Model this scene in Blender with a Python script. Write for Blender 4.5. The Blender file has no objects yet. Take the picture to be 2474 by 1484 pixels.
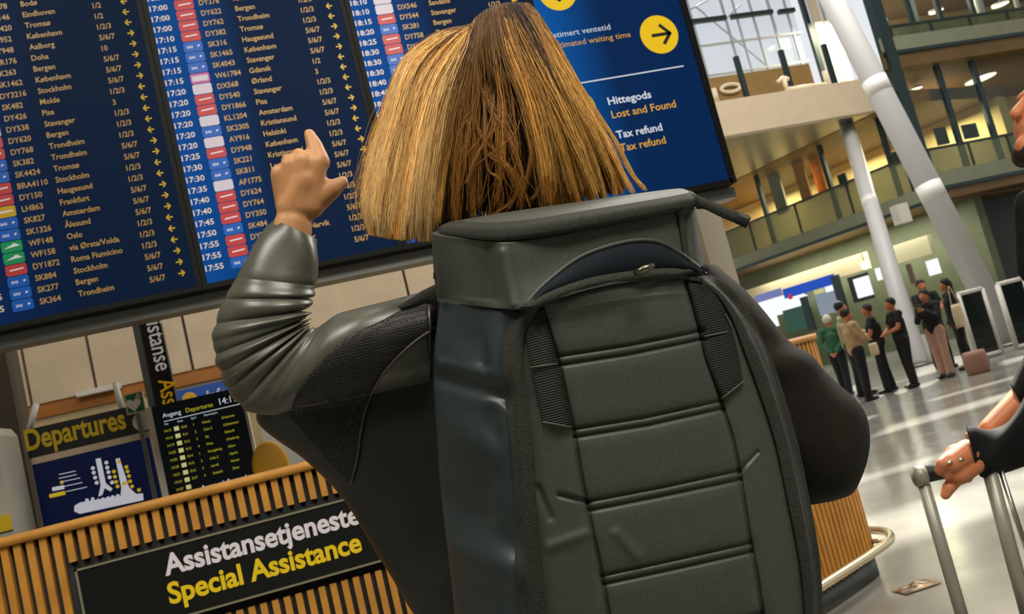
import bpy, bmesh, math, random
import numpy as np
from mathutils import Vector, Matrix

random.seed(7); rng = np.random.default_rng(7)
scene = bpy.context.scene
COL = scene.collection

# ------------------------------------------------------------------ camera
FW, FH, FPX = 2474.0, 1484.0, 2200.0
CZ = 1.27
CAM = np.array([0.0, 0.0, CZ])
ROLL, PITCH, YAW = 0.24557981, 0.10582103, 0.23604899
_f = np.array([math.sin(YAW)*math.cos(PITCH), math.cos(YAW)*math.cos(PITCH), math.sin(PITCH)])
_r0 = np.array([math.cos(YAW), -math.sin(YAW), 0.0]); _u0 = np.cross(_r0, _f)
CR = math.cos(ROLL)*_r0 - math.sin(ROLL)*_u0
CU = math.sin(ROLL)*_r0 + math.cos(ROLL)*_u0
CF = _f
cam_data = bpy.data.cameras.new('camera')
cam = bpy.data.objects.new('camera', cam_data); COL.objects.link(cam)
m = Matrix.Identity(4)
for i in range(3):
    m[i][0] = CR[i]; m[i][1] = CU[i]; m[i][2] = -CF[i]; m[i][3] = CAM[i]
cam.matrix_world = m
cam_data.sensor_width = 36.0
cam_data.lens = 36.0*FPX/FW
cam_data.clip_end = 300
cam_data.dof.use_dof = True
cam_data.dof.focus_distance = 1.18
cam_data.dof.aperture_fstop = 13.0
scene.camera = cam

# ------------------------------------------------------------------ world, sun, lamps, exposure
world = bpy.data.worlds.new('sky'); scene.world = world; world.use_nodes = True
bg = world.node_tree.nodes['Background']
bg.inputs[0].default_value = (0.86, 0.89, 0.92, 1); bg.inputs[1].default_value = 0.95

def lamp(name, kind, loc, target, energy, color, size=1.0, size_y=None, angle=None):
    d = bpy.data.lights.new(name, kind); d.energy = energy; d.color = color
    if kind == 'AREA':
        d.shape = 'RECTANGLE'; d.size = size; d.size_y = size_y or size
    if angle is not None: d.angle = angle
    if kind == 'POINT': d.shadow_soft_size = size
    o = bpy.data.objects.new(name, d); COL.objects.link(o); o.location = loc
    o.rotation_euler = (Vector(target)-Vector(loc)).to_track_quat('-Z', 'Y').to_euler()
    return o
SUN_DIR = Vector((-0.42, -0.52, -0.75))
lamp('sun', 'SUN', (8, 20, 20), Vector((8, 20, 20))+SUN_DIR, 13.0, (1.0, 0.94, 0.84), angle=0.012)
lamp('pack_fill_light', 'AREA', (0.9, -0.9, 4.5), (0.3, 1.4, 1.3), 130, (1.0, 0.94, 0.83), 1.8, 1.2)  # unseen soft lamp added above and behind the camera to light the pack
lamp('sleeve_fill_light', 'AREA', (-1.5, 0.7, 4.6), (-0.05, 1.4, 1.5), 62, (1.0, 0.95, 0.84), 0.9, 0.9)  # second unseen lamp, added to lift the pointing sleeve
lamp('hair_rim_light', 'AREA', (7.2, 5.0, 5.0), (0.6, 1.2, 1.5), 280, (1.0, 0.95, 0.86), 1.5, 3.0)  # free-standing lamp added for the bright rim of the hair, no window here
lamp('counter_fill_light', 'AREA', (0.5, 1.9, 4.6), (0.3, 3.6, 0.9), 20, (1.0, 0.9, 0.74), 1.0, 0.6)  # added lamp without a fitting, placed so the counter dims towards the left
lamp('back_wall_fill', 'AREA', (0.2, 5.6, 4.8), (-0.2, 8.0, 2.2), 30, (1.0, 0.9, 0.76), 4.0, 0.6)  # unseen lamp added to wash the wall behind the counter
lamp('hall_fill_light', 'AREA', (11, 13, 14.6), (11, 13, 0), 2300, (1.0, 0.96, 0.9), 14, 10)  # large lamp added under the roof to raise the hall's ambient light
vs = scene.view_settings
vs.view_transform = 'Standard'; vs.look = 'None'; vs.exposure = 0.0; vs.gamma = 1.0
vs.use_curve_mapping = False
scene.display_settings.display_device = 'sRGB'

# ------------------------------------------------------------------ measuring
def ray(px, py):
    return CF + CR*((px-FW/2)/FPX) + CU*((FH/2-py)/FPX)
def W(px, py, d):
    return CAM + ray(px, py)*d
def on_y(px, py, Y):
    d = ray(px, py); return CAM + d*(Y/d[1])
def floor_at(px, py):
    d = ray(px, py); return CAM + d*(-CZ/d[2])
class Frame:                                  # an upright building plane: u along, z up, n towards the hall
    def __init__(s, p, ang):
        s.p = np.array([p[0], p[1], 0.0]); a = math.radians(ang)
        s.e = np.array([math.cos(a), math.sin(a), 0]); s.n = np.array([math.sin(a), -math.cos(a), 0])
    def uz(s, px, py, off=0.0):
        d = ray(px, py); P0 = s.p + s.n*off
        t = (s.n@(P0-CAM))/(s.n@d); q = CAM + d*t
        return (q-s.p)@s.e, q[2]
    def at(s, u, z, off=0.0):
        return s.p + s.e*u + s.n*off + np.array([0, 0, z])

# ------------------------------------------------------------------ materials
def lin(c):
    out = []
    for v in c[:3]:
        v = v/255.0
        out.append(v/12.92 if v <= 0.04045 else ((v+0.055)/1.055)**2.4)
    return (*out, 1.0)
MATS = {}
def mat(name, rgb, rough=0.6, metal=0.0, spec=0.5, noise=None, bump=None, emit=None, emit_s=1.0, sheen=0.0, coat=0.0, noise_detail=3.0):
    """noise=(scale, amount) varies the colour; bump=(scale, strength, distance)"""
    if name in MATS: return MATS[name]
    mt = bpy.data.materials.new(name); mt.use_nodes = True
    nt = mt.node_tree; b = nt.nodes['Principled BSDF']
    col = lin(rgb)
    b.inputs['Base Color'].default_value = col
    b.inputs['Roughness'].default_value = rough
    b.inputs['Metallic'].default_value = metal
    b.inputs['Specular IOR Level'].default_value = spec
    if sheen: b.inputs['Sheen Weight'].default_value = sheen
    if coat: b.inputs['Coat Weight'].default_value = coat
    tc = nt.nodes.new('ShaderNodeTexCoord')
    if noise:
        n = nt.nodes.new('ShaderNodeTexNoise'); n.inputs['Scale'].default_value = noise[0]; n.inputs['Detail'].default_value = noise_detail
        nt.links.new(tc.outputs['Object'], n.inputs['Vector'])
        r = nt.nodes.new('ShaderNodeValToRGB')
        k = noise[1]
        r.color_ramp.elements[0].position = 0.3; r.color_ramp.elements[1].position = 0.7
        r.color_ramp.elements[0].color = tuple([c*(1-k) for c in col[:3]]+[1])
        r.color_ramp.elements[1].color = tuple([min(1, c*(1+k)) for c in col[:3]]+[1])
        nt.links.new(n.outputs['Fac'], r.inputs['Fac']); nt.links.new(r.outputs['Color'], b.inputs['Base Color'])
    if bump:
        n2 = nt.nodes.new('ShaderNodeTexNoise'); n2.inputs['Scale'].default_value = bump[0]; n2.inputs['Detail'].default_value = 4
        nt.links.new(tc.outputs['Object'], n2.inputs['Vector'])
        bp = nt.nodes.new('ShaderNodeBump'); bp.inputs['Strength'].default_value = bump[1]; bp.inputs['Distance'].default_value = bump[2]
        nt.links.new(n2.outputs['Fac'], bp.inputs['Height']); nt.links.new(bp.outputs['Normal'], b.inputs['Normal'])
    if emit:
        b.inputs['Emission Color'].default_value = lin(emit); b.inputs['Emission Strength'].default_value = emit_s
    MATS[name] = mt
    return mt
def wave_bump(mt, direction, scale, strength, dist):
    nt = mt.node_tree; b = nt.nodes['Principled BSDF']
    tc = nt.nodes.new('ShaderNodeTexCoord'); w = nt.nodes.new('ShaderNodeTexWave')
    w.wave_type = 'BANDS'; w.bands_direction = direction; w.inputs['Scale'].default_value = scale; w.inputs['Distortion'].default_value = 0.15
    nt.links.new(tc.outputs['Object'], w.inputs['Vector'])
    bp = nt.nodes.new('ShaderNodeBump'); bp.inputs['Strength'].default_value = strength; bp.inputs['Distance'].default_value = dist
    nt.links.new(w.outputs['Fac'], bp.inputs['Height']); nt.links.new(bp.outputs['Normal'], b.inputs['Normal'])
    r = nt.nodes.new('ShaderNodeValToRGB'); c = b.inputs['Base Color'].default_value[:]
    r.color_ramp.elements[0].color = (c[0]*0.45, c[1]*0.45, c[2]*0.45, 1); r.color_ramp.elements[1].color = c
    nt.links.new(w.outputs['Fac'], r.inputs['Fac']); nt.links.new(r.outputs['Color'], b.inputs['Base Color'])
    return mt
def glass_mat(name, rgb, clear=0.75, rough=0.05):
    if name in MATS: return MATS[name]
    mt = bpy.data.materials.new(name); mt.use_nodes = True; nt = mt.node_tree
    for n in list(nt.nodes): nt.nodes.remove(n)
    out = nt.nodes.new('ShaderNodeOutputMaterial'); mix = nt.nodes.new('ShaderNodeMixShader')
    tr = nt.nodes.new('ShaderNodeBsdfTransparent'); pb = nt.nodes.new('ShaderNodeBsdfPrincipled')
    c = lin(rgb); tr.inputs[0].default_value = (min(1, c[0]*0.5+0.5), min(1, c[1]*0.5+0.5), min(1, c[2]*0.5+0.5), 1)
    pb.inputs['Base Color'].default_value = c; pb.inputs['Roughness'].default_value = rough
    mix.inputs[0].default_value = 1-clear
    nt.links.new(tr.outputs[0], mix.inputs[1]); nt.links.new(pb.outputs[0], mix.inputs[2]); nt.links.new(mix.outputs[0], out.inputs[0])
    MATS[name] = mt; return mt
def emis(name, rgb, s=1.0):
    return mat(name, (4, 5, 8), rough=0.35, spec=0.25, emit=rgb, emit_s=s)

# ------------------------------------------------------------------ objects
ORG = {}
def thing(name, label, cat, loc=(0, 0, 0), group=None, kind=None):
    o = bpy.data.objects.new(name, None); COL.objects.link(o); o.location = Vector([float(v) for v in loc])
    o.empty_display_size = 0.1
    if label: o['label'] = label
    if cat: o['category'] = cat
    if group: o['group'] = group
    if kind: o['kind'] = kind
    ORG[o.name] = np.array([float(v) for v in loc])
    return o
def org(p):
    while p is not None:
        if p.name in ORG: return ORG[p.name]
        p = p.parent
    return np.zeros(3)
def obj(name, data, mats, parent=None, label=None, cat=None, group=None, kind=None, smooth=True):
    """data = (verts, faces[, material indices]) in world coordinates"""
    v = np.asarray(data[0], dtype=float).reshape(-1, 3) - org(parent)
    base = np.zeros(3)
    if parent is None:
        base = np.array([(v[:, 0].min()+v[:, 0].max())/2, (v[:, 1].min()+v[:, 1].max())/2, v[:, 2].min()]); v = v-base
    me = bpy.data.meshes.new(name); me.from_pydata(v.tolist(), [], [list(map(int, f)) for f in data[1]])
    mats = mats if isinstance(mats, (list, tuple)) else [mats]
    for mm in mats: me.materials.append(mm)
    if len(data) > 2 and data[2] is not None: me.polygons.foreach_set('material_index', np.asarray(data[2], dtype=np.int32))
    if smooth: me.polygons.foreach_set('use_smooth', [True]*len(me.polygons))
    me.update()
    o = bpy.data.objects.new(name, me); COL.objects.link(o)
    if parent is not None: o.parent = parent
    else: o.location = Vector(base)
    if label: o['label'] = label
    if cat: o['category'] = cat
    if group: o['group'] = group
    if kind: o['kind'] = kind
    return o
class MB:                                      # collects shapes into one mesh
    def __init__(s): s.v = []; s.f = []; s.m = []; s.n = 0
    def add(s, v, f, mi=0):
        v = np.asarray(v, dtype=float).reshape(-1, 3)
        s.v.append(v); s.f += [[int(i)+s.n for i in q] for q in f]; s.m += [mi]*len(f); s.n += len(v); return s
    def hexa(s, c, mi=0):                      # 8 corners: bottom ring 4, top ring 4
        return s.add(c, [[3, 2, 1, 0], [4, 5, 6, 7], [0, 1, 5, 4], [1, 2, 6, 5], [2, 3, 7, 6], [3, 0, 4, 7]], mi)
    def box(s, lo, hi, mi=0):
        x0, y0, z0 = lo; x1, y1, z1 = hi
        return s.hexa([(x0, y0, z0), (x1, y0, z0), (x1, y1, z0), (x0, y1, z0), (x0, y0, z1), (x1, y0, z1), (x1, y1, z1), (x0, y1, z1)], mi)
    def fbox(s, fr, u0, u1, z0, z1, o0, o1, mi=0):   # a box in a building plane (o towards the hall)
        return s.hexa([fr.at(u0, z0, o1), fr.at(u1, z0, o1), fr.at(u1, z0, o0), fr.at(u0, z0, o0),
                       fr.at(u0, z1, o1), fr.at(u1, z1, o1), fr.at(u1, z1, o0), fr.at(u0, z1, o0)], mi)
    def tube(s, pts, r, n=10, mi=0, cap=True):
        v, f = tube(pts, r, n, cap); return s.add(v, f, mi)
    def disc(s, c, ex, ey, r, n=40, mi=0, thick=0.0):
        c = np.array(c); a = np.linspace(0, 2*np.pi, n, endpoint=False)
        v = [c+ex*r*math.cos(t)+ey*r*math.sin(t) for t in a]
        return s.add(v, [list(range(n))], mi)
    def poly(s, pts, mi=0): return s.add(pts, [list(range(len(pts)))], mi)
    def data(s): return (np.concatenate(s.v), s.f, s.m)
def tube(pts, r, n=10, cap=True):
    P = np.array(pts, dtype=float); k = len(P); R = np.full(k, r) if np.isscalar(r) else np.array(r)
    T = np.gradient(P, axis=0); T /= np.linalg.norm(T, axis=1)[:, None]+1e-12
    a = np.array([0, 0, 1.0]) if abs(T[0][2]) < 0.9 else np.array([1.0, 0, 0])
    N = np.cross(T[0], a); N /= np.linalg.norm(N); V = []
    for i in range(k):
        N = N - T[i]*(N@T[i]); N /= np.linalg.norm(N); B = np.cross(T[i], N)
        for j in range(n):
            t = 2*np.pi*j/n; V.append(P[i]+R[i]*(math.cos(t)*N+math.sin(t)*B))
    F = [[i*n+j, i*n+(j+1) % n, (i+1)*n+(j+1) % n, (i+1)*n+j] for i in range(k-1) for j in range(n)]
    if cap: F += [list(range(n))[::-1], [(k-1)*n+j for j in range(n)]]
    return np.array(V), F
def spline(P, m):
    """Catmull-Rom through the rows of P, m samples"""
    P = np.array(P, dtype=float); k = len(P)
    if k == 2:
        t = np.linspace(0, 1, m)[:, None]; return P[0]*(1-t)+P[1]*t
    Q = np.vstack([2*P[0]-P[1], P, 2*P[-1]-P[-2]])
    t = np.linspace(0, k-1, m); i = np.minimum(t.astype(int), k-2); w = (t-i)[:, None]
    a, b, c, d = Q[i], Q[i+1], Q[i+2], Q[i+3]
    return 0.5*((2*b)+(-a+c)*w+(2*a-5*b+4*c-d)*w**2+(-a+3*b-3*c+d)*w**3)
def Wn(px, py, d):
    px, py, d = np.broadcast_arrays(np.asarray(px, float), np.asarray(py, float), np.asarray(d, float))
    return CAM + (CF + CR*((px-FW/2)/FPX)[..., None] + CU*((FH/2-py)/FPX)[..., None])*d[..., None]
def ringfaces(k, n, cap=True):
    F = [[i*n+j, i*n+(j+1) % n, (i+1)*n+(j+1) % n, (i+1)*n+j] for i in range(k-1) for j in range(n)]
    if cap: F += [list(range(n))[::-1], [(k-1)*n+j for j in range(n)]]
    return F
def loft(secs, n=28, sub=5, cap=True, fold=None, ex=2.0):
    """sections (ax, ay, bx, by, depth, half thickness): the two silhouette points and the real depth"""
    S = spline(secs, (len(secs)-1)*sub+1); k = len(S); V = np.zeros((k, n, 3))
    th = np.linspace(0, 2*np.pi, n, endpoint=False)
    c = np.sign(np.cos(th))*np.abs(np.cos(th))**(2/ex); s_ = np.sign(np.sin(th))*np.abs(np.sin(th))**(2/ex)
    for i in range(k):
        A = W(S[i][0], S[i][1], S[i][4]); B = W(S[i][2], S[i][3], S[i][4])
        C = (A+B)/2; h = (B-A)/2; vd = ray((S[i][0]+S[i][2])/2, (S[i][1]+S[i][3])/2); vd /= np.linalg.norm(vd)
        ring = C + h*c[:, None] + vd*S[i][5]*s_[:, None]
        if fold is not None:
            g = fold(i/(k-1)*(len(secs)-1), th)        # metres outwards
            o = ring-C; o /= np.linalg.norm(o, axis=1)[:, None]; ring = ring + o*g[:, None]
        V[i] = ring
    return V.reshape(-1, 3), ringfaces(k, n, cap)
def quadloft(secs, n=48, sub=6, ex=6.0, cap=True):
    """sections of 4 corners (px, py, depth): back-left, front-left, front-right, back-right"""
    S = spline([np.array(q).ravel() for q in secs], (len(secs)-1)*sub+1); k = len(S)
    th = np.linspace(0, 2*np.pi, n, endpoint=False)
    u = (np.sign(np.cos(th))*np.abs(np.cos(th))**(2/ex)+1)/2; v = (np.sign(np.sin(th))*np.abs(np.sin(th))**(2/ex)+1)/2
    V = []
    for q in S:
        A, B, C, D = [W(*q[3*j:3*j+3]) for j in range(4)]
        P = (A[None]*((1-u)*(v))[:, None] + B[None]*((1-u)*(1-v))[:, None] + C[None]*(u*(1-v))[:, None] + D[None]*(u*v)[:, None])
        V.append(P)
    return np.concatenate(V), ringfaces(k, n, cap)
def sheet(L, R, df, nu=10, nv=40, thick=0.003, bulge=0.0, lift=0.0):
    """a strip of cloth between two outlines; df(px, py) = depth of the surface it lies on"""
    l = spline(L, nv); r = spline(R, nv); u = np.linspace(0, 1, nu)
    px = l[:, None, 0]*(1-u)+r[:, None, 0]*u; py = l[:, None, 1]*(1-u)+r[:, None, 1]*u
    d0 = df(px, py)
    if nv > 60:
        for _ in range(6): d0[1:-1] = (d0[:-2]+2*d0[1:-1]+d0[2:])/4
    d = d0 - lift - bulge*(1-(2*u-1)**2)[None, :]
    Fv = Wn(px, py, d).reshape(-1, 3); Bv = Wn(px, py, d0-lift+thick).reshape(-1, 3); N = nu*nv
    idx = np.arange(N).reshape(nv, nu)
    F = [[idx[i, j], idx[i, j+1], idx[i+1, j+1], idx[i+1, j]] for i in range(nv-1) for j in range(nu-1)]
    F += [[N+a for a in q][::-1] for q in F]
    edge = list(idx[0, :]) + list(idx[1:, -1]) + list(idx[-1, -2::-1]) + list(idx[-2:0:-1, 0])
    F += [[edge[(i+1) % len(edge)], edge[i], edge[i]+N, edge[(i+1) % len(edge)]+N] for i in range(len(edge))]
    return np.vstack([Fv, Bv]), F
class Blob:                                    # bodies: tapered limbs grown together into one surface
    def __init__(s): s.bm = bmesh.new()
    def ball(s, p, r, sc=(1, 1, 1), rot=None):
        M = Matrix.Translation(Vector(p)) @ (rot if rot is not None else Matrix.Identity(4)) @ Matrix.Diagonal((r*sc[0], r*sc[1], r*sc[2], 1))
        bmesh.ops.create_icosphere(s.bm, subdivisions=3, radius=1.0, matrix=M)
    def limb(s, p, q, r1, r2):
        p = Vector(p); q = Vector(q); d = q-p; L = d.length
        if L > 1e-6:
            M = Matrix.Translation((p+q)/2) @ d.to_track_quat('Z', 'Y').to_matrix().to_4x4()
            bmesh.ops.create_cone(s.bm, cap_ends=True, segments=18, radius1=r1, radius2=r2, depth=L, matrix=M)
        s.ball(p, r1); s.ball(q, r2)
    def chain(s, pts, rs):
        for i in range(len(pts)-1): s.limb(pts[i], pts[i+1], rs[i], rs[i+1])
    def build(s, name, m, parent, voxel=0.008, smooth=4, factor=0.5, **kw):
        o_ = org(parent)
        bmesh.ops.translate(s.bm, verts=s.bm.verts[:], vec=Vector(-o_))
        me = bpy.data.meshes.new(name); s.bm.to_mesh(me); s.bm.free(); me.materials.append(m)
        o = bpy.data.objects.new(name, me); COL.objects.link(o); o.parent = parent
        r = o.modifiers.new('grow', 'REMESH'); r.mode = 'VOXEL'; r.voxel_size = voxel; r.use_smooth_shade = True
        if smooth:
            sm = o.modifiers.new('soft', 'SMOOTH'); sm.factor = factor; sm.iterations = smooth
        for k_, v_ in kw.items(): o[k_] = v_
        return o

# ------------------------------------------------------------------ lettering
TXT = []
def text(batch, s, size, p, ex, ey, mi=0, align='LEFT', bold=0.0, width=None, res=2):
    """queue a line of lettering; p = baseline point, ex/ey = reading and up direction, width = fit to this length"""
    TXT.append((batch, s, size, np.array(p, float), np.array(ex, float), np.array(ey, float), mi, align, bold, width, res))
def flush_text():
    cache = {}
    for t in TXT:
        key = (t[1], round(t[2], 5), round(t[8], 6), t[10])
        if key in cache: continue
        c = bpy.data.curves.new('lettering', 'FONT'); c.body = t[1]; c.size = t[2]; c.resolution_u = t[10]; c.offset = t[8]
        o = bpy.data.objects.new('lettering', c); COL.objects.link(o); cache[key] = o
    bpy.context.view_layer.update(); dg = bpy.context.evaluated_depsgraph_get(); geo = {}
    for key, o in cache.items():
        me = bpy.data.meshes.new_from_object(o.evaluated_get(dg))
        v = np.array([q.co[:] for q in me.vertices]).reshape(-1, 3); f = [list(q.vertices) for q in me.polygons]
        geo[key] = (v, f); bpy.data.meshes.remove(me)
    for o in cache.values():
        c = o.data; bpy.data.objects.remove(o); bpy.data.curves.remove(c)
    for (b, s, size, p, ex, ey, mi, al, bold, width, res) in TXT:
        v, f = geo[(s, round(size, 5), round(bold, 6), res)]
        if len(v) == 0: continue
        x0, x1 = v[:, 0].min(), v[:, 0].max(); k = 1.0 if width is None else width/(x1-x0)
        x = (v[:, 0]-x0)*k
        if al == 'CENTER': x = x-(x1-x0)*k/2
        elif al == 'RIGHT': x = x-(x1-x0)*k
        b.add(p + ex*x[:, None] + ey*v[:, 1][:, None], f, mi)
    TXT.clear()
EX, EY, EZ = np.array([1.0, 0, 0]), np.array([0, 1.0, 0]), np.array([0, 0, 1.0])
# ================================================================== THE HALL
m_floor = mat('polished_stone', (138, 137, 130), rough=0.17, spec=0.55, noise=(1.6, 0.22), bump=(3.0, 0.10, 0.02))
m_roof = mat('roof_timber', (150, 132, 104), rough=0.8)
m_cream = mat('cream_panel', (205, 186, 160), rough=0.75, noise=(5, 0.07))
m_white = mat('white_paint', (215, 213, 206), rough=0.45)
m_black = mat('black_paint', (12, 15, 17), rough=0.5)
m_steel = mat('grey_steel', (120, 122, 120), rough=0.35, metal=0.6)
m_oak = mat('warm_oak', (196, 136, 50), rough=0.55, noise=(9, 0.16))
m_oakstrip = mat('oak_strip', (170, 108, 42), rough=0.6, noise=(6, 0.12))
m_concrete = mat('grey_plaster', (140, 140, 128), rough=0.9, noise=(2, 0.1))
m_soffit = mat('grey_soffit', (108, 112, 104), rough=0.35, spec=0.6, noise=(0.7, 0.12))
m_brown = mat('brown_soffit', (104, 80, 42), rough=0.6, noise=(1.5, 0.15))
m_teal = mat('dark_teal_frame', (14, 42, 46), rough=0.45)
m_greenwall = mat('green_grey_wall', (88, 96, 66), rough=0.7, noise=(2, 0.1))
m_room = mat('office_wall', (214, 190, 128), rough=0.85)
m_ochre = mat('ochre_wood', (214, 142, 34), rough=0.6, noise=(4, 0.15))
m_gglass = glass_mat('green_glass', (112, 122, 96), clear=0.5, rough=0.08)
m_cglass = glass_mat('clear_glass', (190, 205, 205), clear=0.95, rough=0.03)
m_lampon = emis('lamp_on', (255, 236, 200), 3.0)
m_lampwhite = emis('lit_white_screen', (226, 228, 232), 1.25)

flo = MB(); flo.box((-9, -10, -0.25), (60, 46, 0.0))
obj('floor', flo.data(), m_floor, kind='structure', smooth=False)
roof = MB(); roof.box((-9, -6, 15.0), (46, 11.5, 15.5))
yy = 11.5
for gap, wid in [(0.9, 1.3), (0.5, 0.9), (1.3, 0.8), (0.6, 1.6), (1.0, 0.7), (0.7, 1.3), (1.2, 0.9), ]:
    yy += gap
    roof.box((-9, yy, 15.0), (46, yy+wid, 15.7)); yy += wid
obj('ceiling', roof.data(), m_roof, kind='structure', smooth=False)
wl = MB(); wl.box((-9.3, -8.3, 0), (46, -8, 15)); obj('wall_light_block', wl.data(), m_concrete, kind='structure', smooth=False)  # first one: unseen wall added behind the camera to cut ambient light
wl = MB(); wl.box((-9.3, -8, 0), (-9, 44, 15)); obj('wall_left', wl.data(), m_concrete, kind='structure', smooth=False)

# ---- back wall behind the counter: cream cladding, oak strip, cream plinth
zt_ = on_y(234, 947, 8)[2]; zb_ = on_y(234, 981, 8)[2]
wb = MB(); wb.box((-9, 8, 0), (3.3, 8.3, zb_)); obj('wall_back', wb.data(), mat('cream_plaster', (196, 176, 136), rough=0.85), kind='structure', smooth=False)
tr = MB(); tr.box((-9, 7.97, zb_), (3.3, 8.3, zt_)); obj('trim_1', tr.data(), m_oakstrip, kind='structure', smooth=False)
xs = sorted([-9.0, on_y(66, 900, 8)[0], on_y(228, 900, 8)[0], on_y(455, 830, 8)[0], on_y(978, 680, 8)[0], 3.3, -4.6, -6.5])
for a, b in zip(xs[:-1], xs[1:]):
    pn = MB(); pn.box((a+0.012, 7.95, zt_), (b-0.012, 8.25, 7.0)); o = obj('wall_back_panel', pn.data(), m_cream, kind='structure', smooth=False)

# ---- building block on the right of the hall
C0 = (17.705, 22.0)
F = Frame(C0, -72.0); G = Frame(C0, 3.5)
ge = MB()                                                       # slabs of the two storeys
for z0, z1 in ((3.95, 4.32), (6.98, 7.35)):
    ge.fbox(F, -16, 0, z0, z1, -5.5, 0.0)
sl = obj('trim_2', ge.data(), m_brown, kind='structure', smooth=False)
ge = MB()
def raked(b, u0, u1, z0, z1, o0, o1, mi=0):          # block whose left end is cut back at an angle
    k = 1.05
    b.hexa([G.at(u0-k*o1, z0, o1), G.at(u1, z0, o1), G.at(u1, z0, o0), G.at(u0-k*o0, z0, o0), G.at(u0-k*o1, z1, o1), G.at(u1, z1, o1), G.at(u1, z1, o0), G.at(u0-k*o0, z1, o0)], mi)
for z0, z1 in ((4.0, 4.32), (8.0, 8.5), (11.6, 12.1)):
    raked(ge, -0.05, 26, z0, z1, -6.0, 0.0)
obj('trim_3', ge.data(), m_brown, kind='structure', smooth=False)
bw = MB(); bw.fbox(F, -16, 0, 0.0, 3.95, -2.6, -2.2); obj('wall_shop', bw.data(), m_greenwall, kind='structure', smooth=False)
bw = MB(); raked(bw, -0.6, 26, 0.0, 4.0, -2.6, -2.2); obj('wall_gate', bw.data(), mat('dark_green_wall', (34, 44, 34), rough=0.5), kind='structure', smooth=False)
bw = MB(); bw.fbox(F, -16, 0, 4.32, 7.0, -5.5, -5.0); obj('wall_office', bw.data(), m_room, kind='structure', smooth=False)
bw = MB(); raked(bw, -0.3, 26, 4.32, 8.0, -6.0, -5.5); raked(bw, -0.3, 26, 8.5, 11.6, -6.0, -5.5); obj('wall_upper', bw.data(), m_room, kind='structure', smooth=False)
# office ceilings carry their own lamps
for fr, u, z in ((F, -1.5, 6.75), (F, -5.0, 6.75), (F, -9.0, 6.75), (G, 1.6, 7.8), (G, 5.0, 7.8), (G, 2.0, 11.4), (G, 5.5, 11.4)):
    p = fr.at(u, z, -3.2); q = fr.at(u, z-2, -3.2)
    lamp('office_ceiling_light', 'AREA', tuple(p), tuple(q), 460, (1.0, 0.86, 0.56), 2.2, 1.0)
lamp('shop_light', 'AREA', tuple(F.at(-4, 3.8, -0.9)), tuple(F.at(-4, 0, -1.2)), 320, (1.0, 0.95, 0.85), 7.0, 1.0)
# balcony balustrades
def balustrade(fr, u0, u1, z0, zr, step, label, name='balcony_railing', cat='railing'):
    t = thing(name, label, cat, fr.at((u0+u1)/2, z0, 0))
    g = MB(); g.fbox(fr, u0, u1, z0+0.05, zr-0.06, -0.07, -0.05); obj('glass_panel', g.data(), m_gglass, t, smooth=False)
    r_ = MB(); r_.fbox(fr, u0, u1, zr-0.06, zr, -0.10, -0.02); obj('top_rail', r_.data(), m_teal, t, smooth=False)
    u = u0+0.05
    while u < u1:
        pz = MB(); pz.fbox(fr, u, u+0.05, z0, zr-0.03, -0.045, -0.005); obj('baluster', pz.data(), m_teal, t, smooth=False); u += step
    return t
balustrade(F, -13, -0.25, 4.32, 5.45, 2.1, 'green glass balcony railing in front of the ochre lit offices, left of the thick column')
balustrade(G, 0.5, 9, 4.32, 5.52, 1.45, 'green glass balcony railing at the right edge, above the ticket gates')
balustrade(G, 0.5, 9, 8.5, 9.3, 1.45, 'uppermost balcony railing at the top right corner')
band = mat('slab_edge', (128, 134, 112), rough=.6, noise=(3, .06))
for nm, fr, ua, ub, za, zb in (('trim_5', F, -16, -0.02, 4.05, 4.42), ('trim_6', G, 0.02, 26, 4.36, 4.78), ('trim_7', G, 0.02, 26, 8.5, 8.92)):
    b = MB(); b.fbox(fr, ua, ub, za, zb, 0.0, 0.05); obj(nm, b.data(), band, kind='structure', smooth=False)
    b = MB(); b.fbox(fr, ua, ub, za-.1, za, 0.0, 0.07); obj(nm+'_edge', b.data(), m_teal, kind='structure', smooth=False)
# glazing of the offices: dark posts
def glazing(fr, name, us, z0, z1, off, w, mt, glass=True):
    t = bpy.data.objects.new(name, None); COL.objects.link(t); p = fr.at(us[0], z0, off); t.location = Vector(p); ORG[t.name] = p; t['kind'] = 'structure'
    for u in us:
        b = MB(); b.fbox(fr, u-w/2, u+w/2, z0, z1, off-0.12, off); obj('mullion', b.data(), mt, t, smooth=False, kind='structure')
    if glass:
        b = MB(); b.fbox(fr, us[0], us[-1], z0, z1, off-0.07, off-0.05); obj('window_pane', b.data(), m_cglass, t, smooth=False, kind='structure')
glazing(F, 'window_1', [F.uz(1808, 480)[0], F.uz(1964, 420)[0], F.uz(2105, 350)[0], -0.05], 4.32, 7.0, -0.6, 0.14, m_teal)
glazing(G, 'window_2', [G.uz(2235, 330)[0], G.uz(2330, 290)[0], G.uz(2416, 280)[0], 6.5], 4.32, 8.0, -0.35, 0.17, m_teal)
glazing(G, 'window_3', [G.uz(2190, 120)[0]-0.1, G.uz(2240, 100)[0]+0.1, G.uz(2316, 90)[0], G.uz(2400, 90)[0], 6.5], 8.5, 11.6, -0.35, 0.14, m_teal)
# corner post, dark, behind the thick column
b = MB(); b.fbox(G, 0.08, 0.42, 4.32, 13.5, -0.2, 0.12); obj('corner_post', b.data(), m_teal, None, 'tall dark teal steel post right behind the thick white column', 'post', smooth=False)
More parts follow.
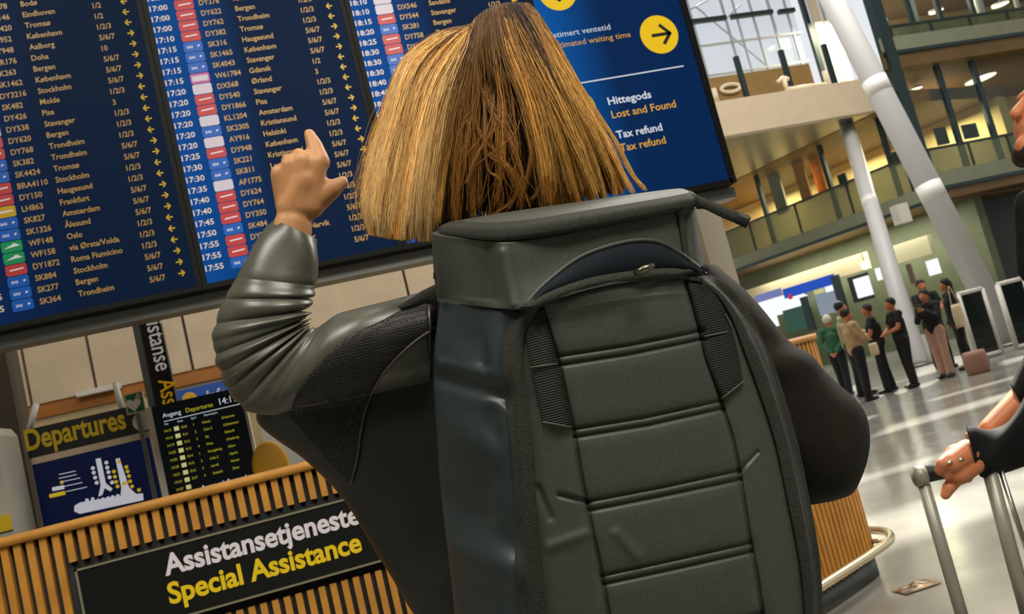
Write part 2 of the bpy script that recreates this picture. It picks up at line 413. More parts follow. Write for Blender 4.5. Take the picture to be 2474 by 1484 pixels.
# oak panels, screens in the offices
def slab_in(fr, name, px, off, thick, mt, label, cat, group=None):
    u0, z1 = fr.uz(px[0], px[1], off); u1, z0 = fr.uz(px[2], px[3], off)
    b = MB(); b.fbox(fr, min(u0, u1), max(u0, u1), min(z0, z1), max(z0, z1), off-thick, off)
    return obj(name, b.data(), mt, None, label, cat, group, smooth=False)
slab_in(F, 'oak_partition', (1905, 372, 1962, 480), -1.6, 0.08, m_ochre, 'ochre wooden office partition left of the middle window post', 'partition')
slab_in(F, 'oak_partition', (1946, 360, 2000, 462), -1.9, 0.08, m_ochre, 'ochre wooden office partition right of the middle window post', 'partition')
slab_in(F, 'grey_partition', (1845, 400, 1905, 510), -1.7, 0.08, m_concrete, 'grey green office partition left of the ochre wooden ones', 'partition')
slab_in(F, 'computer_monitor', (2022, 425, 2050, 448), -1.2, 0.05, m_black, 'small black monitor behind the balcony glass left of the slim column', 'monitor')
slab_in(G, 'computer_monitor', (2256, 311, 2296, 346), -0.9, 0.05, m_black, 'black monitor on the first floor just right of the thick column', 'monitor')
slab_in(G, 'computer_monitor', (2322, 303, 2368, 330), -0.9, 0.05, m_black, 'black monitor on the first floor between two right window posts', 'monitor')
slab_in(F, 'computer_monitor', (2152, 370, 2190, 392), -1.2, 0.05, m_black, 'black monitor at the foot of the cream office wall left of the thick column', 'monitor')
slab_in(G, 'upper_cabinet', (2190, 62, 2228, 92), -2.0, 0.4, m_teal, 'dark teal cabinet on the top floor at the upper right', 'cabinet')
slab_in(G, 'upper_sofa', (2240, 62, 2300, 80), -1.5, 0.5, mat('blue_cloth', (20, 60, 90), rough=0.8), 'blue sofa on the top floor behind the railing', 'sofa')
slab_in(G, 'upper_sofa', (2318, 45, 2350, 66), -1.5, 0.5, mat('blue_cloth2', (30, 70, 86), rough=0.8), 'small blue armchair on the top floor right of the sofa', 'armchair')
# lamps that are on
def disc_lamp(fr, px, off, r, label, thick=0.06, name='ceiling_lamp', sq=1.0):
    u, z = fr.uz(px[0], px[1], off); c = fr.at(u, z, off)
    t = thing(name, label, 'lamp', c, 'round office ceiling lamps')
    a = np.linspace(0, 2*np.pi, 28, endpoint=False)
    bot = [c+fr.e*r*math.cos(x)+fr.n*r*sq*math.sin(x) for x in a]; top = [q+EZ*thick for q in bot]
    obj('diffuser', (bot, [list(range(28))[::-1]]), m_lampon, t, smooth=False)
    obj('lamp_housing', (np.vstack([bot, top]), [[i, (i+1) % 28, 28+(i+1) % 28, 28+i] for i in range(28)]+[list(range(28, 56))]), m_white, t)
    rod = MB(); rod.tube([c+EZ*thick, c+EZ*(thick+0.25)], 0.012, 6); obj('rod', rod.data(), m_white, t)
disc_lamp(G, (2369, 191), -1.3, 0.42, 'glowing round ceiling lamp nearest the man at the right edge', sq=1.2)
disc_lamp(G, (2213, 215), -1.8, 0.2, 'small glowing round lamp just right of the thick column')
disc_lamp(F, (1968, 362), -1.2, 0.24, 'glowing ceiling lamp above the ochre partition', sq=1.1)
disc_lamp(F, (1944, 368), -1.0, 0.13, 'tiny glowing ceiling lamp beside the ochre lamp')
disc_lamp(G, (2262, 28), -1.0, 0.22, 'glowing lamp on the top floor left of the white pipe')
disc_lamp(G, (2417, 12), -1.0, 0.26, 'glowing lamp on the top floor at the right corner')
# white service pipes on the top floor
def pipe(p1, p2, r, label, Y=None):
    b = MB(); b.tube([p1, p2], r, 16); return obj('white_pipe', b.data(), m_white, None, label, 'pipe')
def gpt(px, py, off): 
    u, z = G.uz(px, py, off); return G.at(u, z, off)
pipe(gpt(2193, -25, -0.6), gpt(2226, 92, -0.6), 0.09, 'slim white pipe on the top floor left of the lamp')
pipe(gpt(2353, -40, -0.6), gpt(2386, 92, -0.6), 0.12, 'white pipe on the top floor between the two sofas and the right corner lamp')
pipe(gpt(2444, -30, -0.6), gpt(2470, 50, -0.6), 0.08, 'white pipe at the extreme top right corner')

# ---- bridge with pale fascia, end glass wall
B = Frame((17.55, 22.47), 3.5)
u_l = B.uz(1600, 330)[0]
zf = B.uz(1880, 222)[1]
b = MB(); b.fbox(B, u_l-3, 0.0, 7.0, zf, -0.3, 0.0); obj('wall_bridge', b.data(), mat('pale_fascia', (208, 190, 164), rough=0.7, noise=(3, 0.04)), kind='structure', smooth=False)
b = MB(); b.fbox(B, u_l-3, 0.3, 7.0, 7.12, -8.2, -0.3); obj('trim_4', b.data(), m_soffit, kind='structure', smooth=False)
zb1 = B.uz(1860, 167, -2.5)[1]; zb0 = zf-0.2
b = MB(); b.fbox(B, u_l-3, 0.0, 7.12, zb1, -2.8, -2.5); obj('wall_walkway', b.data(), mat('brown_wall', (150, 122, 74), rough=0.7, noise=(4, 0.08)), kind='structure', smooth=False)
glz = bpy.data.objects.new('window_4', None); COL.objects.link(glz); glz['kind'] = 'structure'; glz.location = Vector(B.at(u_l, zb1, -4)); ORG[glz.name] = B.at(u_l, zb1, -4)
m_mull = mat('pale_blue_mullion', (170, 182, 192), rough=0.5)
gx = lambda px, py: B.uz(px, py, -4.0)
b = MB(); b.fbox(B, u_l-6, 1.2, zb1-0.4, 16.5, -4.06, -4.04); obj('window_pane', b.data(), glass_mat('sky_glass', (230, 235, 240), clear=0.93), glz, smooth=False, kind='structure')
for px, w in ((1690, 0.05), (1772, 0.05), (1800, 0.03), (1840, 0.04), (1885, 0.06), (1925, 0.04)):
    u, z = gx(px, 120); b = MB(); b.fbox(B, u-w/2, u+w/2, zb1-0.4, 16.5, -4.0, -3.9); obj('mullion', b.data(), m_mull, glz, smooth=False, kind='structure')
for px, w, mt in ((1962, 0.16, m_teal), (1985, 0.3, m_white), (2003, 0.12, m_mull), (2020, 0.25, m_white)):
    u, z = gx(px, 120); b = MB(); b.fbox(B, u-w/2, u+w/2, zb1-0.4, 16.5, -3.9, -3.75); obj('mullion', b.data(), mt, glz, smooth=False, kind='structure')
for py, w in ((88, 0.05), (160, 0.05)):
    u, z = gx(1880, py); b = MB(); b.fbox(B, u_l-6, 1.2, z-w/2, z+w/2, -4.0, -3.9); obj('transom', b.data(), m_mull, glz, smooth=False, kind='structure')
for a, c in (((1655, 62), (1745, 50)), ((1758, 49), (1858, 40)), ((1872, 37), (1910, 33))):
    u0, z0 = gx(*a); u1, z1 = gx(*c); b = MB(); b.fbox(B, u0, u1, z0-0.07, z0+0.07, -3.85, -3.7); obj('sun_blade', b.data(), m_teal, glz, smooth=False, kind='structure')
for a, c in (((1690, 5), (1870, 155)), ((1664, 20), (1720, -10)), ((1765, 35), (1800, 0))):
    p = B.at(*gx(*a), -4.3); q = B.at(*gx(*c), -4.3); b = MB(); b.tube([p, q], 0.03, 6); obj('bracing', b.data(), m_mull, glz, kind='structure')
# small fittings on the walkway
def btube(name, pts, r, off, mt, label, cat):
    b = MB(); b.tube([B.at(*B.uz(*p, off), off) for p in pts], r, 8); return obj(name, b.data(), mt, None, label, cat)
m_ivory = mat('ivory', (240, 228, 200), rough=0.5)
for px, lab in ((1795, 'dark post standing on the pale fascia, left one'), (1908, 'dark post standing on the pale fascia, middle one'), (2017, 'dark post standing on the pale fascia, beside the thick column')):
    u, z = B.uz(px, 200, -1.0); b = MB(); b.fbox(B, u-0.07, u+0.07, 7.12, zb1, -1.06, -0.94); obj('walkway_post', b.data(), m_teal, None, lab, 'post', smooth=False)
sg = thing('walkway_sign', 'ivory frame sign with an upward arrow standing on the pale fascia', 'sign', B.at(*B.uz(1940, 212, -0.6), -0.6))
b = MB(); pa = B.at(*B.uz(1893, 187, -0.6), -0.6); pb_ = B.at(*B.uz(1900, 216, -0.6), -0.6); pc = B.at(*B.uz(1998, 203, -0.6), -0.6); pd = B.at(*B.uz(1990, 172, -0.6), -0.6)
b.tube([pb_, np.array([pb_[0], pb_[1], 7.12])], 0.05, 8); b.tube([pc, np.array([pc[0], pc[1], 7.12])], 0.05, 8); b.tube([pa, pb_], 0.07, 8); b.tube([pb_, pc], 0.07, 8); b.tube([pc, pd], 0.07, 8); obj('sign_frame', b.data(), m_ivory, sg)
b = MB(); b.tube([B.at(*B.uz(1878, 199, -0.6), -0.6), pa, B.at(*B.uz(1905, 192, -0.6), -0.6)], 0.06, 8); obj('arrow_head', b.data(), m_ivory, sg)
sg = thing('walkway_sign', 'ivory oval symbol sign on the brown walkway wall beside the blue screen', 'sign', B.at(*B.uz(1760, 215, -2.4), -2.4))
cu = [B.at(*B.uz(1765+22*math.cos(t)+4*math.sin(t), 213+9*math.sin(t)-4*math.cos(t), -2.42), -2.42) for t in np.linspace(0, 2*np.pi, 25)]
b = MB(); b.tube(cu, 0.06, 8); obj('symbol', b.data(), m_ivory, sg)
b = MB(); b.tube([B.at(*B.uz(1722, 215, -2.42), -2.42), B.at(*B.uz(1732, 248, -2.42), -2.42)], 0.1, 8); obj('sign_stem', b.data(), m_ivory, sg)

# ---- leaning white columns
def column(p, q, r, label, sl_):
    p = np.array(p, float); q = np.array(q, float); d = (q-p)/np.linalg.norm(q-p)
    t = thing('leaning_column', label, 'column', p, 'leaning white columns')
    b = MB(); b.tube([p-d*0.02, p+(q-p)*0.5, q], r, 40); obj('shaft', b.data(), mat('column_white', (200, 200, 202), rough=0.4), t)
    b = MB(); b.tube([p+EZ*0.0, p+EZ*0.06], r*1.5, 32); obj('base_plate', b.data(), m_steel, t)
    k = 0
    for f_ in sl_: 
        c = p+(q-p)*f_; b = MB(); b.tube([c-d*r*0.7, c+d*r*0.7], r*1.012, 40); obj('highlight_band', b.data(), mat('highlight_white', (238, 238, 236), rough=0.35), t); k += 1  # bright band painted on the shaft in place of a soft reflection
    return t
pb1 = floor_at(2441, 834); d_ = ray(2012, 0); qt = CAM + d_*((pb1[1]+1.4)/d_[1])
qt2 = pb1 + (qt-pb1)*1.55
column(pb1, qt2, 0.27, 'thick white leaning column running from the gates to the top of the photo', (0.27, 0.47))
pb2 = floor_at(2222, 885); d_ = ray(2045, 300); qs = CAM + d_*((7.0-CZ)/d_[2]); 
column(pb2, qs, 0.205, 'slim white leaning column under the grey soffit, left of the thick one', (0.60,))
b = MB(); p = pb2+(qs-pb2)*0.52+np.array([0.62, -0.2, -0.1]); b.box(p-0.16, p+np.array([0.16, 0.16, 0.34])); obj('loudspeaker', b.data(), m_white, None, 'small white loudspeaker box beside the slim white column', 'loudspeaker', smooth=False)

# ---- shop front under the first floor
slab_in(F, 'shop_fascia', (1790, 706, 2097, 650), -0.9, 0.2, mat('shop_fascia_cream', (214, 200, 160), rough=0.6), 'long cream fascia board over the shop front', 'fascia board')
t_f = MB(); P0, P1 = F.uz(2152, 622, -0.9), F.uz(2228, 600, -0.9)
t_f.fbox(F, P0[0], -0.9, 2.62, 3.2, -1.1, -0.9); obj('shop_fascia', t_f.data(), mat('fascia_grey', (190, 186, 150), rough=0.6), None, 'cream fascia board between the slim and the thick column', 'fascia board', smooth=False)
slab_in(F, 'shop_sign', (1890, 700, 2018, 686), -0.85, 0.05, emis('sign_blue', (8, 62, 160), 1.3), 'blue lit shop sign under the cream fascia', 'sign')
slab_in(F, 'shop_sign', (1822, 716, 1888, 713), -0.84, 0.05, emis('sign_lilac', (120, 130, 190), 0.8), 'pale lilac end of the lit shop sign beside the blue one', 'sign')
slab_in(F, 'red_sign', (1903, 713, 1914, 722), -0.80, 0.04, emis('sign_red', (190, 40, 50), 0.9), 'tiny red hanging sign under the blue shop sign', 'sign')
slab_in(F, 'lit_shelf', (1835, 728, 1870, 790), -1.6, 0.3, m_lampwhite, 'bright white lit display shelf beside the shoulder of the woman', 'display shelf')
slab_in(F, 'lit_shelf', (1890, 728, 1945, 745), -1.6, 0.3, m_lampwhite, 'bright white lit display shelf below the red sign', 'display shelf')
slab_in(F, 'glow_panel', (1828, 722, 1950, 742), -1.95, 0.06, m_lampwhite, 'long white glowing panel added behind the shop shelves for brightness', 'panel')  # added glowing surface, whitens the shop interior behind the shelves
slab_in(F, 'product_poster', (1966, 706, 2028, 752), -1.4, 0.05, emis('poster_grey', (150, 165, 180), 0.7), 'grey blue poster in the shop window with a white top', 'poster')
slab_in(F, 'price_sign', (1964, 697, 1990, 706), -1.3, 0.05, emis('sign_yellow', (205, 205, 130), 0.9), 'pale yellow strip above the grey blue poster', 'sign')
slab_in(F, 'white_strip_sign', (1992, 694, 2014, 702), -1.3, 0.05, m_lampwhite, 'white strip sign right of the pale yellow one', 'sign')
slab_in(F, 'shop_counter', (1890, 752, 1950, 792), -1.2, 0.35, mat('teal_counter', (50, 110, 100), rough=0.5), 'teal green shop counter behind the white haired man', 'counter')
slab_in(F, 'shop_door_post', (2022, 664, 2036, 775), -0.7, 0.1, m_teal, 'dark teal door post right of the grey poster', 'post')
slab_in(F, 'shop_door_post', (1946, 716, 1954, 800), -0.6, 0.1, m_teal, 'dark teal post left of the white haired man', 'post')
slab_in(F, 'lit_screen', (2060, 676, 2108, 712), -0.7, 0.08, m_lampwhite, 'blank white lit screen left of the slim column', 'screen')
slab_in(F, 'lit_screen', (2112, 650, 2130, 676), -0.7, 0.08, m_lampwhite, 'small white lit sign right beside the slim column', 'screen')
slab_in(F, 'screen_backing', (2046, 672, 2112, 720), -0.82, 0.06, m_black, 'black panel behind the blank white lit screen', 'panel')
slab_in(F, 'lit_screen', (2235, 632, 2272, 660), -0.4, 0.08, m_lampwhite, 'white lit screen just left of the thick column', 'screen')
slab_in(F, 'hanging_banner', (2187, 640, 2212, 684), -0.5, 0.06, mat('banner_red', (110, 90, 80), rough=0.7), 'dull brown banner between the slim column and the white screen', 'banner')
slab_in(F, 'white_cabinet', (2176, 822, 2222, 850), 0.2, 0.5, m_white, 'low white cabinet behind the person in pink trousers', 'cabinet')
uu, zz = F.uz(2095, 640, -0.7); c = F.at(uu, zz, -0.6)
t = thing('globe_lamp', 'round glowing globe lamp above the blank white screen', 'lamp', c)
me = bmesh.new(); bmesh.ops.create_icosphere(me, subdivisions=3, radius=0.13); gv = [np.array(v.co)+c for v in me.verts]; gf = [[v.index for v in f.verts] for f in me.faces]; me.free()
obj('globe', (gv, gf), m_lampon, t)
b = MB(); b.tube([c+EZ*0.12, c+EZ*0.5], 0.012, 6); obj('cord', b.data(), m_black, t)

# ---- ticket gates by the thick column
def gate(px0, px1, Yoff, label):
    p = floor_at(*px0); q = floor_at(*px1); d = q-p; L = np.linalg.norm(d); d /= L; n = np.array([d[1], -d[0], 0]); h = 1.28
    t = thing('ticket_gate', label, 'gate', (p+q)/2, 'ticket gates at the right')
    b = MB(); b.hexa([p+n*.02+EZ*.08, q+n*.02+EZ*.08, q-n*.02+EZ*.08, p-n*.02+EZ*.08, p+n*.02+EZ*h, q+n*.02+EZ*h, q-n*.02+EZ*h, p-n*.02+EZ*h]); obj('dark_panel', b.data(), glass_mat('smoked_glass', (16, 30, 30), clear=0.25), t, smooth=False)
    b = MB(); b.tube([p, p+EZ*h], 0.05, 10); obj('gate_post', b.data(), m_white, t)
    b = MB(); b.tube([q, q+EZ*h], 0.05, 10); obj('gate_post', b.data(), m_white, t)
    b = MB(); b.tube([p+EZ*h, q+EZ*h], 0.045, 10); obj('top_bar', b.data(), m_white, t)
    b = MB(); b.tube([p+EZ*.05, q+EZ*.05], 0.05, 10); obj('foot_bar', b.data(), m_white, t)
gate((2362, 872), (2420, 856), 0, 'black glass ticket gate with white posts left of the thick column foot')
gate((2458, 846), (2520, 830), 0, 'black glass ticket gate with white posts right of the thick column foot')
# ================================================================== FLIGHT SCREENS
ZB, YS, PITCH_R, Z24 = 1.955, 3.44, 0.042724, 2.0308
DIV = [-1.034, -0.284, 0.466, 1.212, 1.905]
ZTOP = 3.20
TILE = {'R': 0, 'B': 1, 'W': 2, 'P': 3, 'G': 4, 'Y': 5}
m_bezel = mat('screen_bezel', (5, 8, 9), rough=0.6, spec=0.2)
def screen_mat(name, left, right, s, w):
    mt = bpy.data.materials.new(name); mt.use_nodes = True; nt = mt.node_tree; b = nt.nodes['Principled BSDF']
    b.inputs['Base Color'].default_value = (0.003, 0.006, 0.010, 1); b.inputs['Roughness'].default_value = 0.45; b.inputs['Specular IOR Level'].default_value = 0.03
    tc = nt.nodes.new('ShaderNodeTexCoord'); sp = nt.nodes.new('ShaderNodeSeparateXYZ'); nt.links.new(tc.outputs['Object'], sp.inputs[0])
    mr = nt.nodes.new('ShaderNodeMapRange'); mr.inputs['From Min'].default_value = 0.0; mr.inputs['From Max'].default_value = w
    nt.links.new(sp.outputs['X'], mr.inputs['Value'])
    r = nt.nodes.new('ShaderNodeValToRGB'); e = r.color_ramp.elements
    e[0].position = 0.02; e[0].color = lin(left); e[1].position = 0.42; e[1].color = lin(right)
    nt.links.new(mr.outputs['Result'], r.inputs['Fac']); nt.links.new(r.outputs['Color'], b.inputs['Emission Color'])
    b.inputs['Emission Strength'].default_value = s
    return mt
BR = [0.62, 0.86, 1.0, 1.05]
def shade(rgb, k): return tuple(v*k for v in rgb)
def tint(i, nm, rgb): return emis('screen_%s_%s' % (('far_left', 'left', 'middle', 'right')[i], nm), rgb, BR[i])
S1 = {}
def fill(rows): return rows
c1 = {  # row: (time, tile, flight, destination, gate, arrow)
 -4: ('16:15', 'R', 'DY754', 'Molde', '1/2', '<'), -3: ('16:15', 'B', 'SK1322', 'Ålesund', '1/2', '<'), -2: ('16:15', 'W', 'WF178', 'Bodø', '1/2', '<'), -1: ('16:20', 'W', 'KL1146', 'Eindhoven', '1/2', '<'),
 0: ('16:20', 'B', 'SK4420', 'Tromsø', '1/2', '<'), 1: ('16:25', 'R', 'DY952', 'København', '1/2/3', '<'), 2: ('16:25', 'R', 'DY948', 'Aalborg', '5/6/7', '>'),
 3: ('16:25', 'W', 'QR176', 'Doha', '10', '>'), 4: ('16:30', 'B', 'SK263', 'Bergen', '5/6/7', '>'), 5: ('16:30', 'B', 'SK1462', 'København', '5/6/7', '>'),
 6: ('16:30', 'R', 'DY3216', 'Stockholm', '5/6/7', '>'), 7: ('16:35', 'B', 'SK482', 'Molde', '1/2/3', '<'), 8: ('16:35', 'R', 'DY426', 'Pisa', '3', '<'),
 9: ('16:40', 'W', 'DX526', 'Stavanger', '1/2/3', '<'), 10: ('16:40', 'R', 'DY536', 'Bergen', '1/2/3', '<'), 11: ('16:40', 'R', 'DY538', 'Trondheim', '1/2/3', '<'),
 12: ('16:40', 'R', 'DY620', 'Trondheim', '5/6/7', '>'), 13: ('16:45', 'R', 'DY768', 'Tromsø', '5/6/7', '>'), 14: ('16:45', 'B', 'SK382', 'Stockholm', '1/2/3', '<'),
 15: ('16:45', 'B', 'SK4424', 'Haugesund', '1/2/3', '<'), 16: ('16:45', 'R', 'BRA4110', 'Frankfurt', '5/6/7', '>'), 17: ('16:50', 'R', 'DY150', 'Amsterdam', '5/6/7', '>'),
 18: ('16:50', 'Y', 'LH863', 'Ålesund', '5/6/7', '>'), 19: ('16:50', 'B', 'SK827', 'Oslo', '1/2/3', '<'), 20: ('16:50', 'B', 'SK1326', 'via Ørsta/Volda', '1/2/3', '<'),
 21: ('16:55', 'G', 'WF148', 'Roma Fiumicino', '1/2/3', '<'), 22: ('16:55', 'G', 'WF158', 'Stockholm', '5/6/7', '>'), 23: ('16:55', 'R', 'DY1872', 'Bergen', '5/6/7', '>'), 24: ('16:55', 'B', 'SK884', 'Trondheim', '5/6/7', '>')}
# flights of the first screen as they stand beside their destinations
fl = {24: ('SK364', 'B'), 23: ('SK277', 'B'), 22: ('SK884', 'B'), 21: ('DY1872', 'R'), 20: ('WF158', 'G'), 19: ('WF148', 'G'), 18: ('SK1326', 'B'), 17: ('SK827', 'B'), 16: ('LH863', 'Y'), 15: ('DY150', 'R'), 14: ('BRA4110', 'R'), 13: ('SK4424', 'B'), 12: ('SK382', 'B'), 11: ('DY768', 'R'), 10: ('DY620', 'R'), 9: ('DY538', 'W')}
ds = ['Bodø', 'Eindhoven', 'Tromsø', 'København', 'Aalborg', 'Doha', 'Bergen', 'København', 'Stockholm', 'Molde', 'Pisa', 'Stavanger', 'Bergen', 'Trondheim', 'Trondheim', 'Tromsø', 'Stockholm', 'Haugesund', 'Frankfurt', 'Amsterdam', 'Ålesund', 'Oslo', 'via Ørsta/Volda', 'Roma Fiumicino', 'Stockholm', 'Bergen', 'Trondheim']
for i, dd in enumerate(ds):
    k = i-2; a = list(c1[k]); a[3] = dd
    if k in fl: a[2], a[1] = fl[k]
    c1[k] = tuple(a)
c2 = {}
_t2 = '16:55 16:55 17:00 17:00 17:00 17:10 17:15 17:15 17:15 17:15 17:20 17:20 17:20 17:20 17:20 17:20 17:25 17:30 17:30 17:35 17:40 17:40 17:45 17:50 17:55 17:55 17:55'.split()
_k2 = 'RRRRRRBBBPWRRWBWRBBWRRRBRRB'
_f2 = 'DY480 DY274 DY276 DY622 DY762 DY382 SK316 SK1465 SK4043 W61784 DX568 DY540 DY1866 KL1204 SK2305 AY916 DY948 SK221 SK811 AF1775 DY624 DY764 DY350 SK484 DY358 DY552 SK4177'.split()
_d2 = ['Alta', 'Kirkenes', 'Kristiansand', 'Bergen', 'Trondheim', 'Tromsø', 'Haugesund', 'København', 'Stavanger', 'Gdansk', 'Ørland', 'Stavanger', 'Pisa', 'Amsterdam', 'Kristiansund', 'Helsinki', 'København', 'Kristiansand', 'London', 'Paris', 'Bergen', 'Trondheim', 'Tromsø', 'Alta', 'Harstad/Narvik', 'Stavanger', 'Bodø']
_g2 = ['1/2/3', '1/2/3', '1/2/3', '1/2/3', '1/2/3', '1/2/3', '5/6/7', '5/6/7', '5/6/7', '1/2', '3', '1/2/3', '1/2/3', '5/6/7', '5/6/7', '1/2/3', '1/2/3', '5/6/7', '5/6/7', '5/6/7', '1/2/3', '1/2/3', '1/2/3', '5/6/7', '1/2/3', '1/2/3', '5/6/7']
_a2 = '<<<<<<>>><<<<>><<<>>>'
for i in range(27):
    ar = '<' if _g2[i][0] in '13' and _g2[i] != '10' else '>'
    c2[i-2] = (_t2[i], _k2[i], _f2[i], _d2[i], _g2[i], ar)
c3 = {}
_r3 = [('18:05', 'R', 'DY378', 'Bodø'), ('18:05', 'W', 'BA767', 'London'), ('18:10', 'W', 'DX530', 'Florø'), ('18:10', 'W', 'DX546', 'Sandane'), ('18:15', 'R', 'DY544', 'Stavanger'), ('18:20', 'B', 'SK281', 'Bergen'), ('18:25', 'R', 'DY758', 'Trondheim'), ('18:30', 'R', 'DY1172', 'Malaga'), ('18:30', 'B', 'SK4049', 'Stavanger'), ('18:30', 'B', 'SK374', 'Trondheim'), ('18:40', 'R', 'DY930', 'Stockholm'), ('18:40', 'W', 'WF176', 'Førde'), ('18:40', 'R', 'DY630', 'Bergen'), ('18:45', 'B', 'SK1477', 'København'), ('18:45', 'R', 'DY392', 'Tromsø'), ('18:50', 'W', 'KL1206', 'Amsterdam')]
for i in range(25):
    q = _r3[i % len(_r3)]; c3[i] = q+('1/2/3' if i % 3 else '5/6/7', '<' if i % 3 else '>')
def arrow(b, c, s, d, mi, w=0.26, ex=EX, ey=EZ):
    """a chunky arrow of height s at c, pointing d = +1 right / -1 left"""
    def bar(p, q, t):
        p = np.array(p); q = np.array(q); v = q-p; v = v/np.linalg.norm(v); n = np.array([-v[1], v[0]])*t/2
        b.poly([c+ex*z[0]*d*s+ey*z[1]*s for z in (p-n, q-n, q+n, p+n)], mi)
    bar((-0.5, 0), (0.42, 0), w); bar((0.02, 0.5), (0.5, -0.04), w); bar((0.02, -0.5), (0.5, 0.04), w)
SCR_LAB = ['blue departure screen at the far left listing Tromsø, Frankfurt and Trondheim rows', 'blue departure screen the woman points at, times from 17:00 to 17:55', 'blue departure screen partly hidden behind the blond hair, times from 18:10']
XT, XTILE, XF, XD, XG, XA = 0.022, 0.114, 0.204, 0.332, 0.576, 0.688
def flight_screen(i, rows, lab):
    x0, x1 = DIV[i], DIV[i+1]; k = BR[i]
    t = thing('flight_information_screen', lab, 'screen', ((x0+x1)/2, YS, ZB), 'flight information screens')
    b = MB(); b.box((x0+.001, YS+.004, ZB), (x1-.001, YS+0.09, ZTOP)); obj('casing', b.data(), m_bezel, t, smooth=False)
    b = MB(); bz = 0.019
    b.box((x0+.001, YS-.006, ZB), (x0+bz, YS+.004, ZTOP)); b.box((x1-bz, YS-.006, ZB), (x1-.001, YS+.004, ZTOP)); b.box((x0+bz, YS-.006, ZB), (x1-bz, YS+.004, ZB+bz)); b.box((x0+bz, YS-.006, ZTOP-bz), (x1-bz, YS+.004, ZTOP))
    obj('bezel', b.data(), m_bezel, t, smooth=False)
    dm = screen_mat('screen_blue', (0, 74, 150) if i else (3, 40, 92), (2, 24, 56), k, x1-x0)
    w = x1-x0-2*bz; v = np.array([[0, 0, 0], [w, 0, 0], [w, 0, ZTOP-ZB-2*bz], [0, 0, ZTOP-ZB-2*bz]], float)
    me = bpy.data.meshes.new('display'); me.from_pydata(v.tolist(), [], [[0, 1, 2, 3]]); me.materials.append(dm)
    o = bpy.data.objects.new('display', me); COL.objects.link(o); o.parent = t; o.location = (x0+bz-(x0+x1)/2, 0.0, bz)
    T, A, AD, AG, AR, TL = MB(), MB(), MB(), MB(), MB(), MB()
    mt_t = tint(i, 'white', (226, 206, 186)); mt_a = tint(i, 'amber', (196, 152, 78)); mt_y = tint(i, 'yellow', (222, 180, 24))
    tl = [tint(i, n, c) for n, c in (('red', (196, 62, 58)), ('skyblue', (20, 92, 178)), ('pale', (214, 200, 206)), ('pink', (196, 96, 150)), ('green', (20, 150, 84)), ('gold', (206, 164, 30)), ('logo', (232, 226, 226)))]
    y1, y2 = YS-.002, YS-.0035
    for r, q in rows.items():
        z = Z24+(24-r)*PITCH_R
        if z > ZTOP-0.03: continue
        tx = 0.90
        text(T, q[0], 0.0305, (x0+XT, y1, z-0.011), EX, EZ, 0, width=0.066, bold=.0006)
        text(A, q[2], 0.030, (x0+XF, y1, z-0.011), EX*tx, EZ, 0, bold=.0005)
        text(AD, q[3], 0.030, (x0+XD, y1, z-0.011), EX*tx, EZ, 0, bold=.0005)
        text(AG, q[4], 0.030, (x0+XG, y1, z-0.011), EX*tx, EZ, 0, bold=.0005)
        arrow(AR, np.array([x0+XA, y1, z+0.0015]), 0.0225, 1 if q[5] == '>' else -1, 0, 0.24)
        mi = TILE[q[1]]; xa, xb, za, zb = x0+XTILE, x0+XTILE+0.070, z-0.0205, z+0.0195
        rr = 0.005; TL.poly([(xa+rr, y1, za), (xb-rr, y1, za), (xb, y1, za+rr), (xb, y1, zb-rr), (xb-rr, y1, zb), (xa+rr, y1, zb), (xa, y1, zb-rr), (xa, y1, za+rr)], mi)
        if q[1] == 'R': TL.poly([(xa+.014, y2, z-.0035), (xb-.010, y2, z-.0005), (xb-.010, y2, z+.0045), (xa+.014, y2, z+.0015)], 6)
        elif q[1] == 'B':
            text(TL, 'SAS', 0.0135, (xa+.012, y2, z-.006), EX*1.05, EZ, 6, bold=.0004); TL.poly([(xb-.018, y2, z-.005), (xb-.010, y2, z-.001), (xb-.012, y2, z+.004), (xb-.019, y2, z+.002)], 6)
        elif q[1] == 'P': TL.poly([(xa+.006, y2, z-.012), (xb-.006, y2, z-.012), (xb-.006, y2, z+.010), (xa+.006, y2, z+.010)], 2)
        elif q[1] == 'G': TL.poly([(xa+.008, y2, z-.006), (xb-.006, y2, z-.001), (xb-.026, y2, z+.011), (xb-.036, y2, z+.005)], 6)
        elif q[1] == 'Y': TL.poly([(xa+.012, y2, z-.004), (xb-.010, y2, z-.002), (xb-.010, y2, z+.004), (xa+.012, y2, z+.002)], 6)
    PEND.append((T, 'time_column', mt_t, t)); PEND.append((A, 'flight_column', mt_a, t)); PEND.append((AD, 'destination_column', mt_a, t)); PEND.append((AG, 'gate_column', mt_a, t)); PEND.append((AR, 'arrow_column', mt_y, t)); PEND.append((TL, 'airline_tiles', tl, t))
    return t
PEND = []
flight_screen(0, c1, SCR_LAB[0]); flight_screen(1, c2, SCR_LAB[1]); flight_screen(2, c3, SCR_LAB[2])
